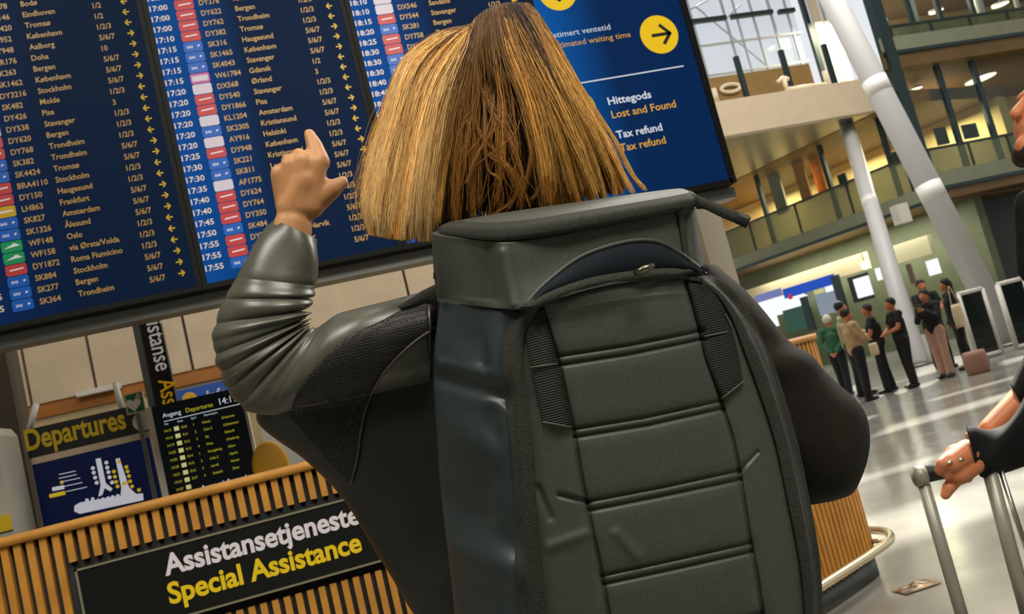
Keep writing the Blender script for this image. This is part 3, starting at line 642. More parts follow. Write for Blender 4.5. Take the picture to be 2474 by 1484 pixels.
# ---- fourth screen: way-finding
i = 3; x0, x1 = DIV[3], DIV[4]
t = thing('information_screen', 'blue information screen with yellow arrow circles and Lost and Found text', 'screen', ((x0+x1)/2, YS, ZB))
b = MB(); b.box((x0+.001, YS+.004, ZB), (x1-.001, YS+0.09, ZTOP)); obj('casing', b.data(), m_bezel, t, smooth=False)
b = MB(); bz = .019
b.box((x0+.001, YS-.006, ZB), (x0+bz, YS+.004, ZTOP)); b.box((x1-bz*1.6, YS-.006, ZB), (x1-.001, YS+.004, ZTOP)); b.box((x0+bz, YS-.006, ZB), (x1-bz, YS+.004, ZB+bz)); b.box((x0+bz, YS-.006, ZTOP-bz), (x1-bz, YS+.004, ZTOP))
obj('bezel', b.data(), m_bezel, t, smooth=False)
w = x1-x0-2.6*bz; me = bpy.data.meshes.new('display'); me.from_pydata([(0, 0, 0), (w, 0, 0), (w, 0, ZTOP-ZB-2*bz), (0, 0, ZTOP-ZB-2*bz)], [], [[0, 1, 2, 3]]); me.materials.append(screen_mat('wayfinding_blue', (0, 84, 160), (1, 34, 78), 0.95, w))
o = bpy.data.objects.new('display', me); COL.objects.link(o); o.parent = t; o.location = (x0+bz-(x0+x1)/2, 0, bz)
WT, AM = MB(), MB()
y1, y2 = YS-.002, YS-.0035
for (cx, cz, r) in ((1.742, 2.647, 0.086), (1.345, 2.899, 0.083), (1.300, 2.385, 0.079)): YC = MB(); YC.disc((cx, y1, cz), EX, EZ, r, 48); PEND.append((YC, 'yellow_circle', tint(3, 'yellow', (226, 184, 24)), t))
BK = MB(); PEND.append((BK, 'arrow', m_black, t)); arrow(BK, np.array([1.750, y2, 2.645]), 0.088, 1, 0, 0.17)
BK = MB(); PEND.append((BK, 'arrow', m_black, t)); arrow(BK, np.array([1.345, y2, 2.899]), 0.082, 1, 0, 0.17, ex=-EZ, ey=EX)
BK = MB(); PEND.append((BK, 'arrow', m_black, t)); arrow(BK, np.array([1.300, y2, 2.385]), 0.080, 1, 0, 0.17)
WT.poly([(1.245, y1, 2.490), (1.812, y1, 2.490), (1.812, y1, 2.4955), (1.245, y1, 2.4955)])
text(WT, 'Estimert ventetid', .036, (1.262, y1, 2.702), EX, EZ, width=.272); text(AM, 'Estimated waiting time', .036, (1.262, y1, 2.656), EX, EZ, width=.352)
text(WT, 'Hittegods', .046, (1.437, y1, 2.380), EX, EZ, width=.195, bold=.0009); text(AM, 'Lost and Found', .046, (1.437, y1, 2.321), EX, EZ, width=.292, bold=.0006)
text(WT, 'Tax refund', .046, (1.435, y1, 2.233), EX, EZ, width=.206, bold=.0009); text(AM, 'Tax refund', .046, (1.435, y1, 2.176), EX, EZ, width=.206, bold=.0006)
PEND += [(WT, 'white_text', tint(3, 'white', (200, 206, 214)), t), (AM, 'amber_text', tint(3, 'amber', (205, 152, 48)), t)]
# mounting beam and pillars of the screen wall
b = MB(); b.box((-1.05, YS+.06, ZB-.05), (1.92, YS+.16, ZB-.004)); obj('mounting_beam', b.data(), m_steel, None, 'grey steel beam along the underside of the screens', 'beam', smooth=False)
xa, xb = on_y(1694, 560, 4.45)[0], on_y(1752, 560, 4.45)[0]
b = MB(); b.box((xa, 4.45, 0), (xb, 4.75, 4.2)); obj('screen_pillar', b.data(), mat('pillar_white', (196, 192, 178), rough=0.6), None, 'plain off-white pillar below the right corner of the screens', 'pillar', smooth=False)
b = MB(); b.box((on_y(-60, 900, 4.75)[0], 4.75, 0), (on_y(27, 930, 4.75)[0], 4.95, 4.2)); obj('screen_pillar', b.data(), mat('pillar_dark', (60, 50, 36), rough=0.6), None, 'dark pillar holding the screens at the left edge', 'pillar', smooth=False)

# ================================================================== COUNTER
ZC = 1.255
path = [(-1.62, 3.95), (-1.60, 3.66), (-1.42, 3.46), (-1.15, 3.405), (-0.85, 3.39), (-0.2, 3.39), (0.5, 3.40), (0.95, 3.46), (1.5, 3.66), (2.0, 3.94), (2.40, 4.17), (2.56, 4.29), (2.62, 4.44), (2.55, 4.60)]
PTH = spline([(a, b_, 0) for a, b_ in path], 700)
seg = np.r_[0, np.cumsum(np.linalg.norm(np.diff(PTH, axis=0), axis=1))]
def cpath(s):
    p = np.array([np.interp(s, seg, PTH[:, k]) for k in range(3)]); q = np.array([np.interp(s+.01, seg, PTH[:, k]) for k in range(3)]); r_ = np.array([np.interp(s-.01, seg, PTH[:, k]) for k in range(3)])
    d = q-r_; d /= np.linalg.norm(d); return p, d, np.array([d[1], -d[0], 0])
desk = thing('information_counter', 'long curved information counter clad in upright oak slats under the screens', 'counter', (0.4, 3.6, 0))
def sweep(o0, o1, z0, z1, m_=220):
    V = []; 
    for s in np.linspace(0.02, seg[-1]-.02, m_):
        p, d, n = cpath(s); V += [p+n*o1+EZ*z0, p+n*o0+EZ*z0, p+n*o0+EZ*z1, p+n*o1+EZ*z1]
    return np.array(V), ringfaces(m_, 4)
obj('carcass', sweep(-0.30, -0.022, 0.0, ZC-.01), mat('counter_black', (10, 15, 16), rough=0.7), desk)
obj('top_rail', sweep(-0.34, 0.012, ZC-.028, ZC+.004), m_oak, desk)
obj('plinth', sweep(-0.28, -0.012, 0.0, 0.09), mat('plinth_grey', (60, 64, 60), rough=0.5), desk)
SIGN = (-0.865, 0.56, 0.850, 1.098)
sl = MB(); s = 0.03
while s < seg[-1]-.03:
    p, d, n = cpath(s); hid = SIGN[0]-.02 < p[0] < SIGN[1]+.02 and p[1] < 3.5
    for z0, z1 in (((0.10, SIGN[2]-.03), (SIGN[3]+.025, ZC-.03)) if hid else ((0.10, ZC-.03),)):
        w = .0115; sl.hexa([p-d*w+n*0+EZ*z0, p+d*w+n*0+EZ*z0, p+d*w-n*.024+EZ*z0, p-d*w-n*.024+EZ*z0, p-d*w+EZ*z1, p+d*w+EZ*z1, p+d*w-n*.024+EZ*z1, p-d*w-n*.024+EZ*z1])
    s += .0405
obj('slat_cladding', sl.data(), m_oak, desk, smooth=False)
rl = MB(); pts = []
for s in np.linspace(seg[-1]*0.62, seg[-1]-.02, 50):
    p, d, n = cpath(s); pts.append(p+n*.09+EZ*.17)
rl.tube(pts, .022, 12)
for s in (seg[-1]*.66, seg[-1]*.80, seg[-1]*.93):
    p, d, n = cpath(s); rl.tube([p-n*.02+EZ*.17, p+n*.09+EZ*.17], .012, 8)
obj('bumper_rail', rl.data(), mat('brass_rail', (206, 190, 156), rough=0.25, metal=0.8), desk, label='pale metal bumper rail')
# ---- sign on the counter
sg = thing('assistance_sign', 'black sign reading Assistansetjeneste Special Assistance on the slatted counter', 'sign', ((SIGN[0]+SIGN[1])/2, 3.37, SIGN[2]))
b = MB(); b.box((SIGN[0], 3.372, SIGN[2]), (SIGN[1], 3.40, SIGN[3])); obj('panel', b.data(), mat('sign_black', (6, 10, 11), rough=0.35), sg, smooth=False)
b = MB(); k = .007
b.box((SIGN[0], 3.366, SIGN[3]-k), (SIGN[1], 3.374, SIGN[3])); b.box((SIGN[0], 3.366, SIGN[2]), (SIGN[1], 3.374, SIGN[2]+k)); b.box((SIGN[0], 3.366, SIGN[2]), (SIGN[0]+k, 3.374, SIGN[3])); b.box((SIGN[1]-k, 3.366, SIGN[2]), (SIGN[1], 3.374, SIGN[3]))
obj('edge_trim', b.data(), mat('trim_alu', (150, 145, 120), rough=0.4, metal=0.4), sg, smooth=False)
yS = 3.370
a0 = on_y(400, 1392, yS); a1 = on_y(872, 1262, yS); e0 = on_y(410, 1455, yS); e1 = on_y(877, 1335, yS)
WT, YT = MB(), MB()
text(WT, 'Assistansetjeneste', .098, (a0[0], yS, (a0[2]+a1[2])/2), EX, EZ, bold=.0028, width=a1[0]-a0[0], res=5)
text(YT, 'Special Assistance', .098, (e0[0], yS, (e0[2]+e1[2])/2), EX, EZ, bold=.0028, width=e1[0]-e0[0], res=5)
PEND += [(WT, 'white_text', mat('sign_white', (196, 188, 190), rough=0.5, emit=(180, 172, 176), emit_s=0.35), sg), (YT, 'yellow_text', mat('sign_yellow_paint', (200, 170, 10), rough=0.5, emit=(190, 160, 8), emit_s=0.35), sg)]

# ================================================================== BEHIND THE COUNTER
YB = 4.6
def quad_on(b, px, Y, mi=0):
    b.poly([on_y(x, y, Y) for x, y in px], mi)
def panel_y(name, xy, Y, th, mt, parent=None, **kw):
    """upright panel facing the camera side; xy = left px, right px (x, y of top), bottom px"""
    L = on_y(*xy[0], Y); R = on_y(*xy[1], Y); Bt = on_y(*xy[2], Y)
    b = MB(); b.box((L[0], Y, Bt[2]), (R[0], Y+th, (L[2]+R[2])/2)); return obj(name, b.data(), mt, parent, smooth=False, **kw)
# departures hanging board
dx0, dx1 = on_y(57, 1040, YB)[0], on_y(352, 1000, YB)[0]; dz1 = on_y(200, 1008, YB)[2]; dz0 = on_y(200, 1079, YB)[2]
sg = dep_sign = thing('departures_sign', 'black sign reading Departures in yellow letters above the airport map', 'sign', ((dx0+dx1)/2, YB, dz0))
b = MB(); b.box((dx0, YB, dz0), (dx1, YB+.05, dz1)); obj('panel', b.data(), m_black, sg, smooth=False)
YT, WT = MB(), MB(); p0 = on_y(64, 1086, YB-.004); p1 = on_y(307, 1037, YB-.004)
text(YT, 'Departures', .135, (p0[0], YB-.004, (p0[2]+p1[2])/2), EX, EZ, bold=.0035, width=p1[0]-p0[0], res=5)
WT.disc(on_y(345, 1018, YB-.004), EX, EZ, .046, 32)
PEND += [(YT, 'yellow_text', mat('departures_yellow', (176, 150, 10), rough=0.5, emit=(170, 145, 8), emit_s=0.12), sg), (WT, 'white_disc', m_white, sg)]
# map screen
mx0, mx1 = on_y(78, 1126, YB)[0], on_y(358, 1061, YB)[0]; mz1 = on_y(200, 1095, YB)[2]
mp = thing('airport_map_screen', 'dark blue airport map with white pier outlines below the Departures sign', 'map', ((mx0+mx1)/2, YB, 0))
b = MB(); b.box((mx0, YB, 0.9), (mx1, YB+.06, mz1)); obj('display', b.data(), emis('map_navy', (4, 14, 44), 0.8), mp, smooth=False)
b = MB(); b.box((mx0+.02, YB+.01, 0), (mx1-.02, YB+.05, .9)); obj('stand', b.data(), m_steel, mp, smooth=False)
b = MB(); b.box((mx0, YB-.001, mz1), (mx1+.02, YB+.05, dz0)); obj('header_strip', b.data(), m_cream, mp, smooth=False)
Wm, Ym = MB(), MB(); ym = YB-.003
sc = lambda x, y: (x/3.619, 880+y/3.619)
quad_on(Wm, [sc(*p) for p in ((835, 830), (880, 820), (925, 1040), (985, 1090), (965, 1115), (915, 1085), (895, 1145), (860, 1160), (880, 1060))], ym)
quad_on(Wm, [sc(*p) for p in ((1010, 830), (1045, 820), (1110, 1020), (1130, 1080), (1190, 1135), (1250, 1130), (1255, 1190), (700, 1310), (650, 1290), (650, 1240), (700, 1210), (1055, 1150), (1060, 1080))], ym)
for x, y in ((812, 910), (820, 950), (832, 993), (845, 1038), (930, 862), (938, 905), (948, 945), (958, 990), (980, 1035)): Wm.disc(on_y(*sc(x, y), ym), EX, EZ, .0088, 16)
for x, y in ((996, 940), (1005, 985), (1015, 1030), (1028, 1070), (1040, 855), (1105, 900), (1115, 938), (1128, 980), (1138, 1025), (1155, 1070), (1215, 1100)): Ym.disc(on_y(*sc(x, y), ym-.001), EX, EZ, .0085, 16)
quad_on(Ym, [sc(*p) for p in ((1065, 1035), (1110, 1025), (1112, 1052), (1070, 1060))], ym-.001)
for k_, (x, y) in enumerate(((760, 1190), (810, 1180), (860, 1192), (900, 1182), (945, 1172), (985, 1162), (1030, 1152))): Wm.disc(on_y(*sc(x, y), ym), EX, EZ, .008, 14)
for k_, (xa_, ya_, xb_, yb_) in enumerate(((515, 966, 660, 935), (515, 1000, 670, 966), (540, 1030, 700, 995), (560, 1070, 720, 1035), (580, 1115, 760, 1075))):
    Wm.tube([on_y(*sc(xa_, ya_), ym), on_y(*sc(xb_, yb_), ym)], .002, 6)
Wm.tube([on_y(*sc(460, 1095), ym), on_y(*sc(560, 1075), ym)], .009, 8); Ym.tube([on_y(*sc(435, 1155), ym), on_y(*sc(570, 1125), ym)], .009, 8); Ym.disc(on_y(*sc(540, 1034), ym), EX, EZ, .008, 14)
PEND += [(Wm, 'white_outlines', emis('map_white', (190, 188, 196), 0.8), mp), (Ym, 'yellow_markers', emis('map_yellow', (190, 160, 20), 0.8), mp)]
# first aid sign with heart
ax0, ax1 = on_y(299, 960, YB-.06)[0], on_y(347, 960, YB-.06)[0]; az1 = on_y(322, 949, YB-.06)[2]; az0 = on_y(328, 999, YB-.06)[2]
sg = thing('heart_starter_sign', 'small green sign with a white heart at the corner of the Departures sign', 'sign', ((ax0+ax1)/2, YB-.06, az0))
b = MB(); b.box((ax0, YB-.06, az0), (ax1, YB-.045, az1)); obj('panel', b.data(), m_cream, sg, smooth=False)
b = MB(); b.poly([(ax0+.006, YB-.062, az0+.006), (ax1-.006, YB-.062, az0+.006), (ax1-.006, YB-.062, az1-.006), (ax0+.006, YB-.062, az1-.006)]); obj('green_field', b.data(), mat('safety_green', (10, 96, 62), rough=0.5), sg, smooth=False)
hx, hz, hr = (ax0+ax1)/2-.006, (az0+az1)/2-.006, .0021
b = MB(); hp = [(hx+hr*16*math.sin(a)**3, YB-.064, hz+hr*(13*math.cos(a)-5*math.cos(2*a)-2*math.cos(3*a)-math.cos(4*a))) for a in np.linspace(0, 2*np.pi, 40, endpoint=False)]
b.poly(hp[::-1]); cx, cz = ax1-.022, az1-.022
b.poly([(cx-.012, YB-.064, cz-.004), (cx+.012, YB-.064, cz-.004), (cx+.012, YB-.064, cz+.004), (cx-.012, YB-.064, cz+.004)]); b.poly([(cx-.004, YB-.064, cz-.012), (cx+.004, YB-.064, cz-.012), (cx+.004, YB-.064, cz+.012), (cx-.004, YB-.064, cz+.012)])
obj('heart', b.data(), m_white, sg, smooth=False)
b = MB(); b.box(((ax0+ax1)/2-.01, YB-.045, 0), ((ax0+ax1)/2+.01, YB-.03, az1)); obj('sign_post', b.data(), m_steel, sg, smooth=False)
# small departures monitor
sx0, sx1 = on_y(366, 985, 4.5)[0], on_y(578, 940, 4.5)[0]; sz1 = on_y(470, 960, 4.5)[2]; sz0 = 1.06
sm = thing('small_departure_monitor', 'black departures monitor showing 14:11 standing behind the counter', 'monitor', ((sx0+sx1)/2, 4.5, 0))
b = MB(); b.box((sx0, 4.5, sz0), (sx1, 4.56, sz1)); obj('display', b.data(), emis('monitor_black', (3, 6, 9), 1.0), sm, smooth=False)
b = MB(); b.box((sx0-.028, 4.495, sz0-.02), (sx0-.002, 4.57, sz1)); obj('frame', b.data(), m_white, sm, smooth=False); b = MB(); b.box((sx1+.002, 4.495, sz0-.02), (sx1+.014, 4.57, sz1)); obj('frame', b.data(), m_white, sm, smooth=False)
b = MB(); b.box(((sx0+sx1)/2-.06, 4.51, 0), ((sx0+sx1)/2+.06, 4.56, sz0)); obj('stand', b.data(), m_steel, sm, smooth=False)
Wt, Yt = MB(), MB(); sw = sx1-sx0; y_ = 4.497
text(Wt, 'Avgang', .030, (sx0+.04, y_, sz1-.062), EX*.95, EZ); text(Yt, 'Departures', .030, (sx0+.145, y_, sz1-.062), EX*.9, EZ); text(Wt, '14:11', .044, (sx1-.10, y_, sz1-.062), EX*.9, EZ)
Wt.poly([(sx0+.04, y_, sz1-.081), (sx1-.01, y_, sz1-.081), (sx1-.01, y_, sz1-.078), (sx0+.04, y_, sz1-.078)])
for tx_, s_ in ((.04, 'Tid'), (.10, 'Rute'), (.16, 'Spor'), (.22, 'Destinasjon')): text(Wt, s_, .013, (sx0+tx_, y_, sz1-.098), EX, EZ)
TL = MB()
nm = ['Drammen', 'Lillehammer', 'Eidsvoll', 'Göteborg', 'Asker', 'Gjøvik', 'Hamar', 'Skien']; dl = ['Hamar', 'Oslo S', 'Ski', 'Moss', 'Kongsberg', 'Oslo S', 'Larvik', 'Stabekk']
for k_ in range(13):
    z = sz1-.130-.0345*k_
    text(Yt, '14:%02d' % (13+3*k_), .017, (sx0+.035, y_, z), EX*.9, EZ); TL.poly([(sx0+.078, y_, z-.004), (sx0+.10, y_, z-.004), (sx0+.10, y_, z+.016), (sx0+.078, y_, z+.016)])
    if k_ < 8:
        text(Yt, 'R%d' % (10+k_), .017, (sx0+.112, y_, z), EX*.9, EZ); text(Yt, str(1+k_ % 4), .017, (sx0+.165, y_, z), EX*.9, EZ)
        text(Yt, dl[k_], .017, (sx0+.205, y_, z), EX*.85, EZ); text(Yt, nm[k_], .017, (sx0+.295, y_, z), EX*.85, EZ)
text(Wt, 'Avgangsinformasjon', .03, (sx0+.14, y_, sz1-.430), EX, EZ, bold=.001, width=.24)
for dx_, dz_, r_ in ((.205, -.485, .011), (.235, -.47, .012), (.225, -.50, .012)): Wt.disc((sx0+dx_, y_, sz1+dz_), EX, EZ, r_, 16)
PEND += [(Wt, 'white_text', emis('monitor_white', (200, 205, 210), .9), sm), (Yt, 'yellow_text', emis('monitor_yellow', (190, 180, 40), .8), sm), (TL, 'route_tiles', emis('monitor_tile', (200, 196, 130), .8), sm)]
# upright assistance totem, lettering reads downwards
YV = 4.78
vx0, vx1 = on_y(362, 880, YV)[0]-.01, on_y(408, 880, YV)[0]+.0
vs_ = thing('assistance_totem', 'tall narrow black totem with Assistanse Assistance written downwards', 'sign', ((vx0+vx1)/2, YV, 0))
b = MB(); b.box((vx0, YV, 0.5), (vx1, YV+.06, 2.9)); obj('panel', b.data(), mat('totem_black', (6, 9, 10), rough=0.4), vs_, smooth=False)
b = MB(); b.box((vx0-.035, YV, 0.0), (vx0-.004, YV+.06, 2.9)); obj('post', b.data(), m_steel, vs_, smooth=False)
Wv, Yv = MB(), MB(); zt0 = on_y(385, 897, YV)[2]
text(Wv, 'Assistanse', .115, (vx0+.033, YV-.004, zt0+.385), -EZ, EX, bold=.001, width=.385, res=4); text(Yv, 'Assistance', .115, (vx0+.033, YV-.004, zt0-.045), -EZ, EX, bold=.001, width=.385, res=4)
PEND += [(Wv, 'white_text', mat('totem_white', (210, 206, 200), rough=.5, emit=(190, 186, 180), emit_s=.3), vs_), (Yv, 'yellow_text', mat('totem_yellow', (216, 160, 20), rough=.5, emit=(200, 150, 10), emit_s=.3), vs_)]
# blue strip sign on the back wall
p = on_y(424, 952, 7.9); q = on_y(545, 932, 7.9); sg = thing('blue_wall_sign', 'blue strip sign with a yellow disc on the back wall right of the totem', 'sign', ((p[0]+q[0])/2, 7.9, p[2]-.12))
b = MB(); b.box((p[0], 7.9, p[2]-.17), (q[0]+.4, 7.95, p[2]+.02)); obj('panel', b.data(), mat('wall_sign_blue', (18, 70, 150), rough=.5, emit=(10, 50, 120), emit_s=.3), sg, smooth=False)
b = MB(); b.disc((p[0]+.10, 7.895, p[2]-.07), EX, EZ, .06, 24); obj('disc', b.data(), mat('disc_yellow', (214, 170, 30), rough=.5), sg, smooth=False)
b = MB(); text(b, 'Info', .11, (p[0]+.24, 7.895, p[2]-.11), EX, EZ, bold=.002); PEND.append((b, 'white_text', m_white, sg))
# white self service kiosk at the left edge, yellow bin beside it
kx0, kx1 = on_y(-60, 1020, 4.2)[0], on_y(52, 1040, 4.5)[0]-.02; kz = on_y(30, 1012, 4.2)[2]
ks = thing('white_kiosk', 'plain white kiosk with rounded top at the left edge behind the counter', 'kiosk', ((kx0+kx1)/2, 4.3, 0))
prof = [(kx0, 0), (kx1+.02, 0), (kx1, kz-.05), (kx1-.02, kz-.012), (kx1-.06, kz), (kx0, kz)]
V = [(x, 4.2, z) for x, z in prof]+[(x, 4.5, z) for x, z in prof]; n_ = len(prof)
obj('body', (V, [list(range(n_)), list(range(n_, 2*n_))[::-1]]+[[i, n_+i, n_+(i+1) % n_, (i+1) % n_] for i in range(n_)]), mat('kiosk_white', (168, 164, 152), rough=.5), ks, smooth=False)
b = MB(); b.box((kx0-.0, 4.188, 1.28), (on_y(22, 1240, 4.188)[0], 4.2, 1.345)); obj('yellow_label', b.data(), mat('label_yellow', (200, 170, 10), rough=.5), ks, smooth=False)
# pale posts in front of the back wall
for a_, c_ in (((88, 975), (70, 1040)), ((278, 925), (298, 1000))):
    b = MB(); b.tube([on_y(*a_, YB+.03), on_y(*c_, YB+.03)], .014, 10); obj('hanger_tube', b.data(), m_white, dep_sign)
b = MB(); pp = on_y(268, 930, 7.8); b.box((pp[0]-.28, 7.86, pp[2]-.03), (pp[0]+.05, 7.95, pp[2]+.01)); obj('wall_shelf_light', b.data(), m_white, None, 'white wall strip above the oak band near the heart sign', 'shelf', smooth=False)
# round yellow chair behind the counter
c = on_y(650, 1112, 4.4); ch = thing('yellow_chair', 'round yellow chair back showing over the counter beside the monitor', 'chair', (c[0], 4.45, 0))
V = []
for k_ in range(13):
    for j in range(20):
        a = 2*np.pi*j/20; rr = math.sin(math.pi*(k_+.02)/12.04); V.append((c[0]+.085*rr*math.cos(a), 4.45+.03*math.cos(math.pi*k_/12), c[2]-.03+.12*rr*math.sin(a)))
obj('backrest', (V, ringfaces(13, 20)), mat('chair_yellow', (206, 150, 30), rough=.6), ch)
b = MB(); b.tube([(c[0], 4.47, .03), (c[0], 4.47, c[2]-.06)], .022, 10); obj('pedestal', b.data(), m_steel, ch)
b = MB(); b.tube([(c[0], 4.47, 0), (c[0], 4.47, .03)], .2, 24); obj('foot', b.data(), m_steel, ch)
pa = on_y(672, 1060, 6.6)[0]; b = MB(); b.box((pa-.10, 6.6, 0), (pa+.2, 6.8, 2.3)); obj('white_pier', b.data(), m_white, None, 'white pier behind the yellow chair', 'pier', smooth=False)
# ================================================================== THE WOMAN WITH THE BACKPACK
from mathutils.bvhtree import BVHTree
def bvh(*datas):
    V = []; Fc = []; n = 0
    for d in datas:
        v = np.asarray(d[0]); V += [Vector(p) for p in v]; Fc += [[int(i)+n for i in q] for q in d[1]]; n += len(v)
    return BVHTree.FromPolygons(V, Fc)
def on(tree, fallback=1.2):
    def df(px, py):
        px = np.asarray(px, float); py = np.asarray(py, float); out = np.full(px.shape, np.nan)
        for ix in np.ndindex(px.shape):
            d = ray(px[ix], py[ix]); L = np.linalg.norm(d); h = tree.ray_cast(Vector(CAM), Vector(d/L))
            if h[0] is not None: out[ix] = h[3]/L
        if np.isnan(out).any():
            ok = ~np.isnan(out); mean = np.mean(out[ok]) if ok.any() else fallback
            rows = out.reshape(-1, out.shape[-1])
            for q in rows:                              # beyond the rim carry on from the nearest point that was hit
                g_ = np.where(~np.isnan(q))[0]
                if len(g_) == 0: q[:] = np.nan; continue
                q[:] = q[g_[np.abs(np.arange(len(q))[:, None]-g_[None, :]).argmin(1)]]
            out = rows.reshape(out.shape); out[np.isnan(out)] = mean
        return out
    return df
def pix(V):
    d = np.asarray(V)-CAM; z = d@CF
    return FW/2+FPX*(d@CR)/z, FH/2-FPX*(d@CU)/z, z
def segdist(px, py, pts):
    best = np.full(px.shape, 1e9)
    for (x0, y0), (x1, y1) in zip(pts[:-1], pts[1:]):
        dx, dy = x1-x0, y1-y0; t = np.clip(((px-x0)*dx+(py-y0)*dy)/(dx*dx+dy*dy+1e-9), 0, 1)
        best = np.minimum(best, np.hypot(px-x0-t*dx, py-y0-t*dy))
    return best
def crease(V, lines):
    """press soft creases (amp > 0 sinks) into a surface along drawn lines"""
    x, y, z = pix(V); dd = np.zeros(len(V))
    for pts, w, amp in lines: dd += amp*np.exp(-(segdist(x, y, pts)/w)**2)
    return Wn(x, y, z+dd)
m_skin = mat('skin', (192, 138, 92), rough=0.5, spec=0.4, noise=(30, 0.06), bump=(180, 0.12, 0.0012))
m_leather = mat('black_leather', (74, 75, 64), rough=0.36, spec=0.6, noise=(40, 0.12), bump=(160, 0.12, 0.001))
m_knit = mat('black_cloth', (30, 27, 20), rough=0.85, spec=0.25, noise=(60, 0.2), bump=(400, 0.2, 0.001))
m_pack = mat('pack_fabric', (69, 73, 65), rough=0.5, spec=0.5, noise=(260, 0.14), bump=(900, 0.18, 0.0006))
m_side = mat('pack_side_fabric', (42, 54, 57), rough=0.38, spec=0.55, noise=(200, 0.12), bump=(700, 0.15, 0.0006))  # bluish dark tint puts the side's cool sheen into the colour
m_tape = mat('coarse_tape', (50, 52, 46), rough=0.8, spec=0.3, noise=(420, 0.35), bump=(520, 0.7, 0.0016))
m_navy = mat('pocket_lining', (16, 26, 34), rough=0.8, spec=0.25, bump=(60, 0.2, 0.002))
m_web = wave_bump(mat('ribbed_webbing', (40, 42, 34), rough=0.7, spec=0.35), 'Z', 120, 0.8, 0.0012)
m_perf = mat('perforated_leather', (30, 28, 24), rough=0.55, spec=0.4, noise=(150, 0.3), bump=(330, 0.6, 0.0015))
def dots(mt, scale, strength, dist):
    nt = mt.node_tree; b = nt.nodes['Principled BSDF']; tc = nt.nodes.new('ShaderNodeTexCoord'); v = nt.nodes.new('ShaderNodeTexVoronoi')
    v.inputs['Scale'].default_value = scale; v.inputs['Randomness'].default_value = .25; nt.links.new(tc.outputs['Object'], v.inputs['Vector'])
    r = nt.nodes.new('ShaderNodeMapRange'); r.inputs['From Min'].default_value = .22; r.inputs['From Max'].default_value = .42; nt.links.new(v.outputs['Distance'], r.inputs['Value'])
    bp = nt.nodes.new('ShaderNodeBump'); bp.inputs['Strength'].default_value = strength; bp.inputs['Distance'].default_value = dist
    nt.links.new(r.outputs['Result'], bp.inputs['Height']); nt.links.new(bp.outputs['Normal'], b.inputs['Normal'])
dots(m_perf, 270, .9, .002)
m_thread = mat('stitch_thread', (96, 96, 84), rough=0.7)
m_trouser = mat('dark_denim', (24, 28, 36), rough=0.85)

feet = W(1430, 900, 1.34); feet[2] = 0.0
woman = thing('person', 'blond person in a black leather jacket seen from behind, pointing at the flight screens', 'person', feet)

# ---- body: one surface, pointing hand included
bd = Blob()
Hc = W(1225, 330, 1.30)
NB = W(1262, 570, 1.32); CH = W(1400, 860, 1.345); PV = CH + np.array([0.02, 0.02, -0.40])
bd.ball(Hc+EZ*.02, .078, (0.95, 1.12, 1.15)); bd.ball(Hc+np.array([.01, .05, -.05]), .062, (0.95, 1.0, 1.1))
bd.ball(Hc+np.array([.022, .098, -.03]), .016, (0.8, 1.1, 1.2))            # nose
bd.ball(Hc+np.array([.02, .08, -.10]), .026)                                # chin
for s in (-1, 1): bd.ball(Hc+np.array([.078*s, .015, -.02]), .022, (0.4, 0.9, 1.2))
bd.chain([Hc-EZ*.05, NB, CH+EZ*.06, PV], [.05, .05, .09, .11])
SL, SR = W(985, 812, 1.275), W(1720, 770, 1.33); N2 = W(1320, 760, 1.355)
bd.limb(NB, N2, .045, .04); bd.limb(N2, SL, .035, .03); bd.limb(N2, SR, .035, .03)
EL, WL = W(632, 872, 1.25), W(708, 545, 1.295)
bd.chain([SL, EL, WL], [.036, .032, .027])
ER = W(2010, 1090, 1.26); HR = ER+np.array([-.02, .20, -.02]); bd.chain([SR, ER, HR], [.036, .036, .026])
bd.ball(HR+np.array([0, .05, 0]), .036, (0.7, 1.2, 1.0))
for k in range(4): bd.chain([HR+np.array([-.02+.014*k, .08, .01]), HR+np.array([-.02+.014*k, .115, .0]), HR+np.array([-.02+.014*k, .115, -.025])], [.009, .0085, .008])
px2 = 1.30/FPX
def hp(x, y, dd=0.0): return W(x, y, 1.30+dd)
bd.limb(hp(712, 560), hp(712, 500), 45*px2*.92, 38*px2)
for (x0, y0, r0, x1, y1, r1, d1) in ((708, 505, 40, 738, 440, 38, -.004), (765, 398, 25, 752, 500, 30, -.004), (733, 393, 25, 728, 500, 32, -.008), (703, 402, 25, 708, 500, 32, -.004), (680, 424, 27, 692, 500, 26, 0)):
    bd.limb(hp(x0, y0, d1), hp(x1, y1, d1), r0*px2, r1*px2)
bd.limb(hp(772, 392, 0), hp(760, 352, .012), 26*px2, 20*px2); bd.limb(hp(760, 352, .012), hp(747, 324, .022), 20*px2, 14*px2)   # index finger
bd.limb(hp(731, 383, 0), hp(722, 374, .04), 19*px2, 17*px2); bd.limb(hp(722, 374, .04), hp(722, 410, .05), 16*px2, 13*px2)          # curled fingers
bd.limb(hp(702, 391, 0), hp(694, 388, .038), 18*px2, 16*px2); bd.limb(hp(694, 388, .038), hp(700, 425, .048), 15*px2, 12*px2)
bd.limb(hp(675, 415, 0), hp(667, 414, .034), 17*px2, 14*px2); bd.limb(hp(667, 414, .034), hp(680, 445, .044), 14*px2, 11*px2)
bd.limb(hp(752, 490, 0), hp(800, 458, .004), 36*px2, 25*px2); bd.limb(hp(800, 458, .004), hp(827, 441, .01), 24*px2, 16*px2)         # thumb
